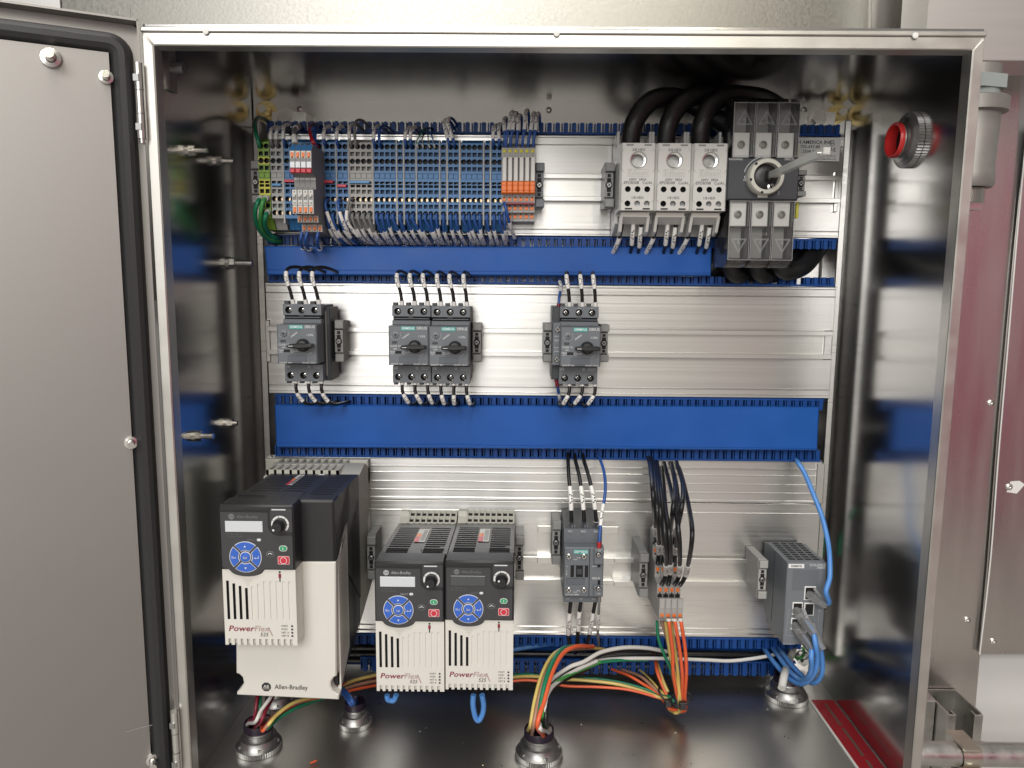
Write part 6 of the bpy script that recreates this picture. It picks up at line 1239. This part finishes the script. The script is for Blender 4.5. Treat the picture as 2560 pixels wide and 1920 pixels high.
# earth wires at the right bottom bolt
zq = lambda a, b, y: at(*zH(a, b), y)
wire('earth_wire', 'green and yellow wire ending in a lug at the lower right bolt', [zq(720, 850, -.05), zq(770, 920, -.03), zq(840, 1000, -.015), zq(900, 990, -.012), zq(930, 930, -.02), zq(915, 880, -.04)], 'w_lgreen', .0021, [], 'green earth wires', world=True)
wire('earth_wire', 'dark green earth wire dropping behind the frame at the right edge', [(*zG(1105, 720), -.05), (*zG(1120, 850), -.045), (*zG(1150, 1100), -.04), (*zG(1140, 1300), -.04)], 'w_green', .0034, [], 'green earth wires')
wire('field_wire', 'white cable standing in the right floor hub', [(*zH(a, b), y) for a, b, y in [(655, 1370, -.16), (690, 1200, -.14), (740, 1050, -.09), (790, 900, -.05)]], 'w_white', .0048, [], None)
# ================================================================ conduit hubs
def hub(p, ax, R_, ring, label, H_=.020, rg=1):
    ax = Vector(ax).normalized(); r_ = thing('conduit_hub', label, 'conduit hub', p, 'cast zinc conduit hubs'); a = ax.orthogonal().normalized(); b = ax.cross(a); n_ = 60; vs, fs = [], []
    for h_ in (0, .006):
        for i in range(n_*2):
            t = math.pi*i/n_; rad = R_*(1 if i % 2 else .965); vs.append(Vector(p)+ax*h_+(a*math.cos(t)+b*math.sin(t))*rad)
    N = n_*2; fs = [(i, (i+1) % N, N+(i+1) % N, N+i) for i in range(N)]+[tuple(range(N, 2*N))]
    M().add(vs, fs, 'zinc').build('toothed_flange', r_, smooth=20)
    M().lathe(Vector(p)+ax*.006, ax, [(R_*.97, 0), (R_*.84, .003), (R_*.78, H_*.45), (R_*.70, H_*.5), (R_*.64, H_*.52), (R_*.66, H_*.62), (R_*.62, H_*.66), (R_*.66, H_*.72), (R_*.62, H_*.76), (R_*.62, H_*.9)], 36, 'zinc').build('hub_body', r_, recalc=False)
    for i in range(5):
        t = 2*math.pi*i/5+.5; d = a*math.cos(t)+b*math.sin(t); s_ = ax.cross(d); c_ = Vector(p)+d*R_*.84
        V_ = [c_+s_*x*R_*.06+d*y*R_*.07+ax*z for x in (-1, 1) for y in (-1, 1) for z in (.006, H_*.5)]
        M().add(V_, [(0, 1, 3, 2), (4, 6, 7, 5), (0, 4, 5, 1), (2, 3, 7, 6), (0, 2, 6, 4), (1, 5, 7, 3)], 'zinc').build('lug_rib', r_)
    M().lathe(Vector(p)+ax*(.006+H_*.88), ax, [(R_*.63, 0), (R_*.63, .007*rg), (R_*.60, .009*rg), (R_*.54, .008*rg), (R_*.52, -.004), (R_*.52, -.024)], 36, ring).build('bushing_ring', r_, recalc=False)
    M().disc(0, 0, 0, .001, 8, 'slot'); m = M(); N = 24; m.add([Vector(p)+ax*.008+(a*math.cos(2*math.pi*i/N)+b*math.sin(2*math.pi*i/N))*R_*.53 for i in range(N)], [tuple(range(N))], 'slot').build('bore', r_, recalc=False)
fl_ = lambda px, py: at_z(px, py, -HH+.0004)
def rp(p, px): return px*((p-CAM).dot(FW))/F_PX
h1 = fl_(648, 1868); hub(h1, (0, 0, 1), rp(h1, 56), 'purplering', 'front left conduit hub on the floor, coloured wires rising from it')
hb2 = fl_(889, 1808); hub(hb2, (0, 0, 1), rp(hb2, 41), 'purplering', 'small conduit hub on the floor under the largest drive', H_=.017)
h3 = fl_(1347, 1886); hub(h3, (0, 0, 1), rp(h3, 59), 'purplering', 'middle conduit hub on the floor with the thick mixed bundle')
h4 = fl_(1965, 1742); hub(h4, (0, 0, 1), rp(h4, 52), 'purplering', 'right conduit hub on the floor beside the red label')
h5 = fl_(694, 1762); hub(h5, (0, 0, 1), rp(h5, 42), 'purplering', 'conduit hub at the back left, half hidden by the largest drive')
h6 = at_x(2277, 351, h2-.0004); hub(h6, (-1, 0, 0), .0290, 'redring', 'conduit hub with a bright red ring in the right side wall', H_=.010, rg=.55)
# bundles into the hubs
def bundle(hb, R_, defs, name='field_wire', group=None):
    for lb, k, r_, ang, pts in defs:
        a = math.radians(ang); b0 = Vector((hb.x+R_*math.cos(a), hb.y+R_*math.sin(a), hb.z))
        W0 = [b0+Vector((0, 0, .004)), b0+Vector((0, 0, .030))]+[at(*p) for p in pts]
        wire(name, lb, W0, k, r_*.80, [], group, None, world=True, seg=8)
zJ = Z(540, 1420, 460/1590)
J = lambda *L: [(*zJ(a, b), y) for a, b, y in L]
bundle(h1, .012, (('dark red wire rising straight from the front left hub, the left one', 'w_darkred', .0024, 170, J((330, 1300, -.24), (355, 1130, -.235), (370, 1050, -.22))), ('green wire rising from the front left hub', 'w_green', .0024, 120, J((372, 1300, -.235), (382, 1130, -.23), (400, 1050, -.21))), ('pale wire crossing in front at the front left hub', 'w_white', .0026, 200, J((340, 1330, -.25), (390, 1230, -.245), (470, 1120, -.235), (500, 1050, -.22))), ('white wire behind the crossing one at the front left hub', 'w_white', .0024, 30, J((395, 1300, -.235), (400, 1200, -.23), (420, 1050, -.215))), ('dark red wire slanting right from the front left hub', 'w_darkred', .0025, 270, J((385, 1330, -.25), (440, 1210, -.24), (500, 1100, -.22)))), group='wires rising from the front left hub')
zK = Z(900, 1520, 600/2212)
sw = lambda o, d: J((430+o, 1380-o, -.245), (520+o, 1270-o*.6, -.235), (650+o, 1180-o*.8, -.22), (800+o, 1120-o*.6+8, -.20), (1000, 1060-o*1.2+10, -.17), (1200, 985-o*1.8+14, -.14), (1420, 950-o*2, -.11))
bundle(h1, .014, (('orange wire sweeping right from the front left hub behind the largest drive', 'w_orange', .0024, 90, sw(-28, 0)), ('brown wire sweeping right from the front left hub', 'w_brown', .0026, 50, sw(-8, 0)), ('pale yellow wire sweeping right from the front left hub', 'w_yellow', .0026, 330, sw(16, 0)), ('green printed wire sweeping right, lowest of the sweep', 'w_green', .0024, 10, J((440, 1390, -.24), (540, 1300, -.23), (680, 1215, -.215), (820, 1160, -.195), (1000, 1100, -.17))), ('red wire sweeping low toward the middle drive', 'w_red', .0024, 60, J((420, 1370, -.24), (520, 1275, -.23), (700, 1170, -.21), (1000, 1040, -.17), (1250, 960, -.13), (1420, 940, -.10)))), group='wires sweeping right from the front left hub')
bundle(hb2, .004, (('dark blue cable leaving the small hub under the largest drive', 'w_blue', .0034, 90, J((1175, 1180, -.21), (1120, 1100, -.20), (1050, 1050, -.18))), ('second dark blue cable in the small hub, the inner one', 'w_blue', .0030, 270, J((1190, 1170, -.215), (1140, 1090, -.205), (1080, 1030, -.18)))), group='blue cables of the small hub')
N_ = lambda *L: [(*zK(a, b), y) for a, b, y in L]
bundle(h3, .013, (('yellow printed wire at the left of the middle hub bundle', 'w_yellow', .0026, 190, N_((1570, 1080, -.25), (1610, 850, -.235), (1680, 600, -.205), (1780, 430, -.17), (1900, 370, -.14), (2050, 360, -.12), (2250, 380, -.08))), ('brown wire of the middle hub bundle', 'w_brown', .0028, 230, N_((1600, 1080, -.255), (1645, 850, -.238), (1720, 600, -.21), (1830, 430, -.17), (1950, 380, -.14), (2150, 370, -.10))), ('thick green wire of the middle hub bundle', 'w_green', .0032, 130, N_((1640, 1050, -.25), (1680, 800, -.235), (1740, 580, -.21), (1830, 410, -.175), (1920, 360, -.15), (2100, 350, -.11))), ('orange wire of the middle hub bundle', 'w_orange', .0032, 290, N_((1635, 1080, -.258), (1700, 850, -.24), (1770, 600, -.21), (1870, 420, -.175), (1990, 355, -.15), (2150, 355, -.11))),
    ('green and yellow wire at the right of the middle hub bundle', 'w_lgreen', .0028, 60, N_((1680, 1000, -.25), (1690, 850, -.235), (1770, 720, -.21), (1900, 630, -.18), (2060, 560, -.15), (2210, 500, -.13))), ('white wire end standing in the middle hub', 'w_white', .0030, 330, N_((1668, 1120, -.255), (1655, 1065, -.25))), ('black wire at the right of the middle hub bundle', 'w_black', .0034, 20, N_((1715, 1060, -.25), (1720, 850, -.235), (1770, 740, -.205), (1900, 650, -.17), (2100, 560, -.13))), ('pale wire leaning right from the middle hub bundle', 'w_white', .0030, 350, N_((1700, 1000, -.248), (1735, 780, -.225), (1850, 660, -.19), (2000, 570, -.16), (2180, 490, -.135)))), group='wires of the middle hub bundle')
# ================================================================ red label on the floor
c4 = [at_z(a, b, -HH+.0008) for a, b in ((2022, 1750), (2150, 1752), (2330, 1990), (2190, 1990))]
rl = thing('floor_label', 'red printed label stuck on the floor along the right wall', 'label', c4[0])
xl0, xl1, yl0, yl1 = c4[0].x+.003, h2-.002, -.2816+.01, c4[0].y
m = M(); m.box(xl0, xl1, yl0, yl1, -HH+.0002, -HH+.0012, 'redlabel').build('label_sheet', rl); M().box(xl0-.0035, xl0-.0001, yl0, yl1, -HH+.0002, -HH+.0010, 'white').build('label_edge', rl)
zt_ = -HH+.0014; t = M(); dx = xl1-xl0
for i in range(16):
    yy = yl1-.008-(yl1-yl0-.016)*i/16
    for a_, b_ in ((.12, .38), (.62, .90)): t.add([(xl0+dx*a_, yy, zt_), (xl0+dx*(b_-.07*(i % 3)), yy, zt_), (xl0+dx*(b_-.07*(i % 3)), yy-.0022, zt_), (xl0+dx*a_, yy-.0022, zt_)], [(0, 1, 2, 3)], 'maroon')
for f0, f1 in ((.05, .30), (.33, .62), (.66, .95)):
    ya, yb_ = yl1-(yl1-yl0)*f0, yl1-(yl1-yl0)*f1; t.add([(xl0+dx*.44, ya, zt_), (xl0+dx*.56, ya, zt_), (xl0+dx*.56, yb_, zt_), (xl0+dx*.44, yb_, zt_)], [(0, 1, 2, 3)], 'heat_dark')
t.build('label_print', rl, recalc=False, smooth=0)
wire('wire_scrap', 'tiny orange wire scrap lying on the cabinet floor', [at_z(775, 1908, -HH+.002), at_z(783, 1905, -HH+.002), at_z(791, 1901, -HH+.0022)], 'w_orange', .0011, [], None, world=True, cat='wire scrap')
# ================================================================ fittings outside, right
zL = Z(2100, 0, 460/1192); YC2 = -.17
q = lambda zx, zy, y=YC2: at(*zL(zx, zy), y)
cx = q(972, 800).x; zz = lambda zy: q(1035, zy).z; wpx = q(1165, 800).x-cx
cf = thing('conduit_fitting', 'grey cast conduit body hanging right of the cabinet with a square-head plug below', 'conduit fitting', (cx, YC2+.05, zz(900)))
yc = YC2+.035
M().lathe((cx, yc, zz(1195)), (0, 0, 1), [(0, 0), (wpx*.82, 0), (wpx*.88, .004), (wpx*.88, zz(1095)-zz(1195)), (wpx*.84, zz(1075)-zz(1195)), (wpx*.90, zz(700)-zz(1195)), (wpx*1.10, zz(690)-zz(1195)), (wpx*1.12, zz(600)-zz(1195)), (wpx*1.05, zz(592)-zz(1195)), (wpx*.7, zz(592)-zz(1195))], 36, 'castgrey').build('cast_body', cf, recalc=False)
M().cyl((cx, yc, zz(592)), (cx, yc, zz(545)), wpx*.82, 30, 'castgrey2').build('upper_thread', cf)
M().cyl((cx, yc, zz(545)), (cx, yc, zz(455)), wpx*1.0, 6, 'castgrey2').build('hex_nut', cf); M().cyl((cx, yc, zz(455)), (cx, yc, zz(380)), wpx*.80, 30, 'castgrey').build('upper_pipe', cf)
pr_ = []; 
for i in range(7): pr_ += [(wpx*.60, -.0016*i*1.6), (wpx*.66, -.0016*(i*1.6+.8))]
M().lathe((cx-.001, yc, zz(1196)), (0, 0, 1), pr_, 30, 'bolt').build('plug_thread', cf, recalc=False); s_ = wpx*.42; M().box(cx-.001-s_, cx-.001+s_, yc-s_, yc+s_, zz(1345), zz(1250), 'bolt', .001).build('plug_head', cf)
# strut post and pipe with clamp
zM = Z(1980, 1280, 580/1503)
tb, tf = at(*zM(965, 1160), -.03), at(*zM(1000, 1270), -.09)
ys_ = -.055; xa = at(*zM(1005, 1300), ys_).x; xb = at(*zM(1235, 1300), ys_).x; zt2 = at(*zM(1100, 1305), ys_).z
st = thing('strut_post', 'open galvanised strut channel standing at the lower right of the cabinet', 'strut channel', ((xa+xb)/2, YB-.02, zt2-.35))
m = M(); tk = .0026; zlo = zt2-.35
m.box(xa, xa+tk, ys_, YB-.006, zlo, zt2, 'galvpipe', .0006); m.build('channel_side', st); M().box(xb-tk, xb, ys_, YB-.006, zlo, zt2, 'galvpipe', .0006).build('channel_side', st)
M().box(xa+tk, xb-tk, YB-.009, YB-.006, zlo, zt2, 'galvpipe').build('channel_back', st)
for x_, sg in ((xa, 1), (xb, -1)):
    a_ = x_ if sg > 0 else x_-.0115; M().box(a_, a_+.0115, ys_-.0026, ys_-.0001, zlo, zt2-.001, 'galvpipe', .0008).build('channel_lip', st); b_ = x_+sg*.0115; M().box(min(b_, b_-sg*.0026), max(b_, b_-sg*.0026), ys_+.0002, ys_+.009, zlo, zt2-.001, 'galvpipe').build('channel_return', st)
mm_ = M().box(xa-.030, xa-.001, -.030, YB-.006, zlo, at(*zM(965, 1200), -.02).z, 'galvpipe', .001); mm_.build('side_channel', st)
pz = at(*zM(1200, 1632), -.125); pr2 = rp(pz, 30*1.0); 
pp = thing('conduit_pipe', 'horizontal galvanised conduit pipe at the lower right corner', 'conduit pipe', pz)
M().cyl((at(*zM(815, 1632), -.125).x-.05, -.125+.02, pz.z), (pz.x+.5, -.125+.02, pz.z), .0150, 28, 'galvpipe').build('pipe', pp)
xc = at(*zM(1190, 1620), -.125).x; cl = thing('pipe_clamp', 'yellowish zinc pipe clamp with a bolt, holding the conduit pipe to the strut', 'pipe clamp', (xc, -.125, pz.z)); pts = arc(0, 0, .0166, -30, 200, 14)
m = M(); V_ = []
for (u, v) in pts: V_ += [(xc-.012, -.105-v*1.0, pz.z+u*1.0), (xc+.012, -.105-v*1.0, pz.z+u*1.0)]
m.add(V_, [(2*i, 2*i+1, 2*i+3, 2*i+2) for i in range(len(pts)-1)], 'goldzinc'); m.build('clamp_strap', cl, recalc=False)
M().box(xc-.014, xc+.008, -.125, -.082, pz.z+.0155, pz.z+.0185, 'goldzinc', .0006).build('clamp_top', cl); M().box(xc-.010, xc+.014, -.130, -.112, pz.z-.026, pz.z-.015, 'goldzinc', .001).build('clamp_ear', cl); M().cyl((xc+.004, -.138, pz.z-.019), (xc+.004, -.129, pz.z-.019), .0055, 6, 'bolt').build('clamp_bolt', cl)

# small clippings and grit left on the cabinet floor
random.seed(21)
m = M()
for i in range(46):
    p = at_z(random.uniform(560, 2150), random.uniform(1730, 1915), -HH+.0003); a = random.uniform(0, 3.1); l = random.uniform(.0006, .0016)
    d = Vector((math.cos(a), math.sin(a), 0))*l; e = Vector((-math.sin(a), math.cos(a), 0))*l*.5; q = Vector((0, 0, l*.5))
    if abs(p.x) < h2-.01 and p.y > -DD+.02: m.add([p-d-e, p+d-e, p+d+e, p-d+e, p+q], [(0, 1, 4), (1, 2, 4), (2, 3, 4), (3, 0, 4), (0, 3, 2, 1)], random.choice(('white', 'castgrey', 'copper', 'slot')))
g = solo(m, 'floor_grit', 'scattered grit and clippings on the steel cabinet floor', 'grit', (0, -.15, -HH)); g['kind'] = 'stuff'
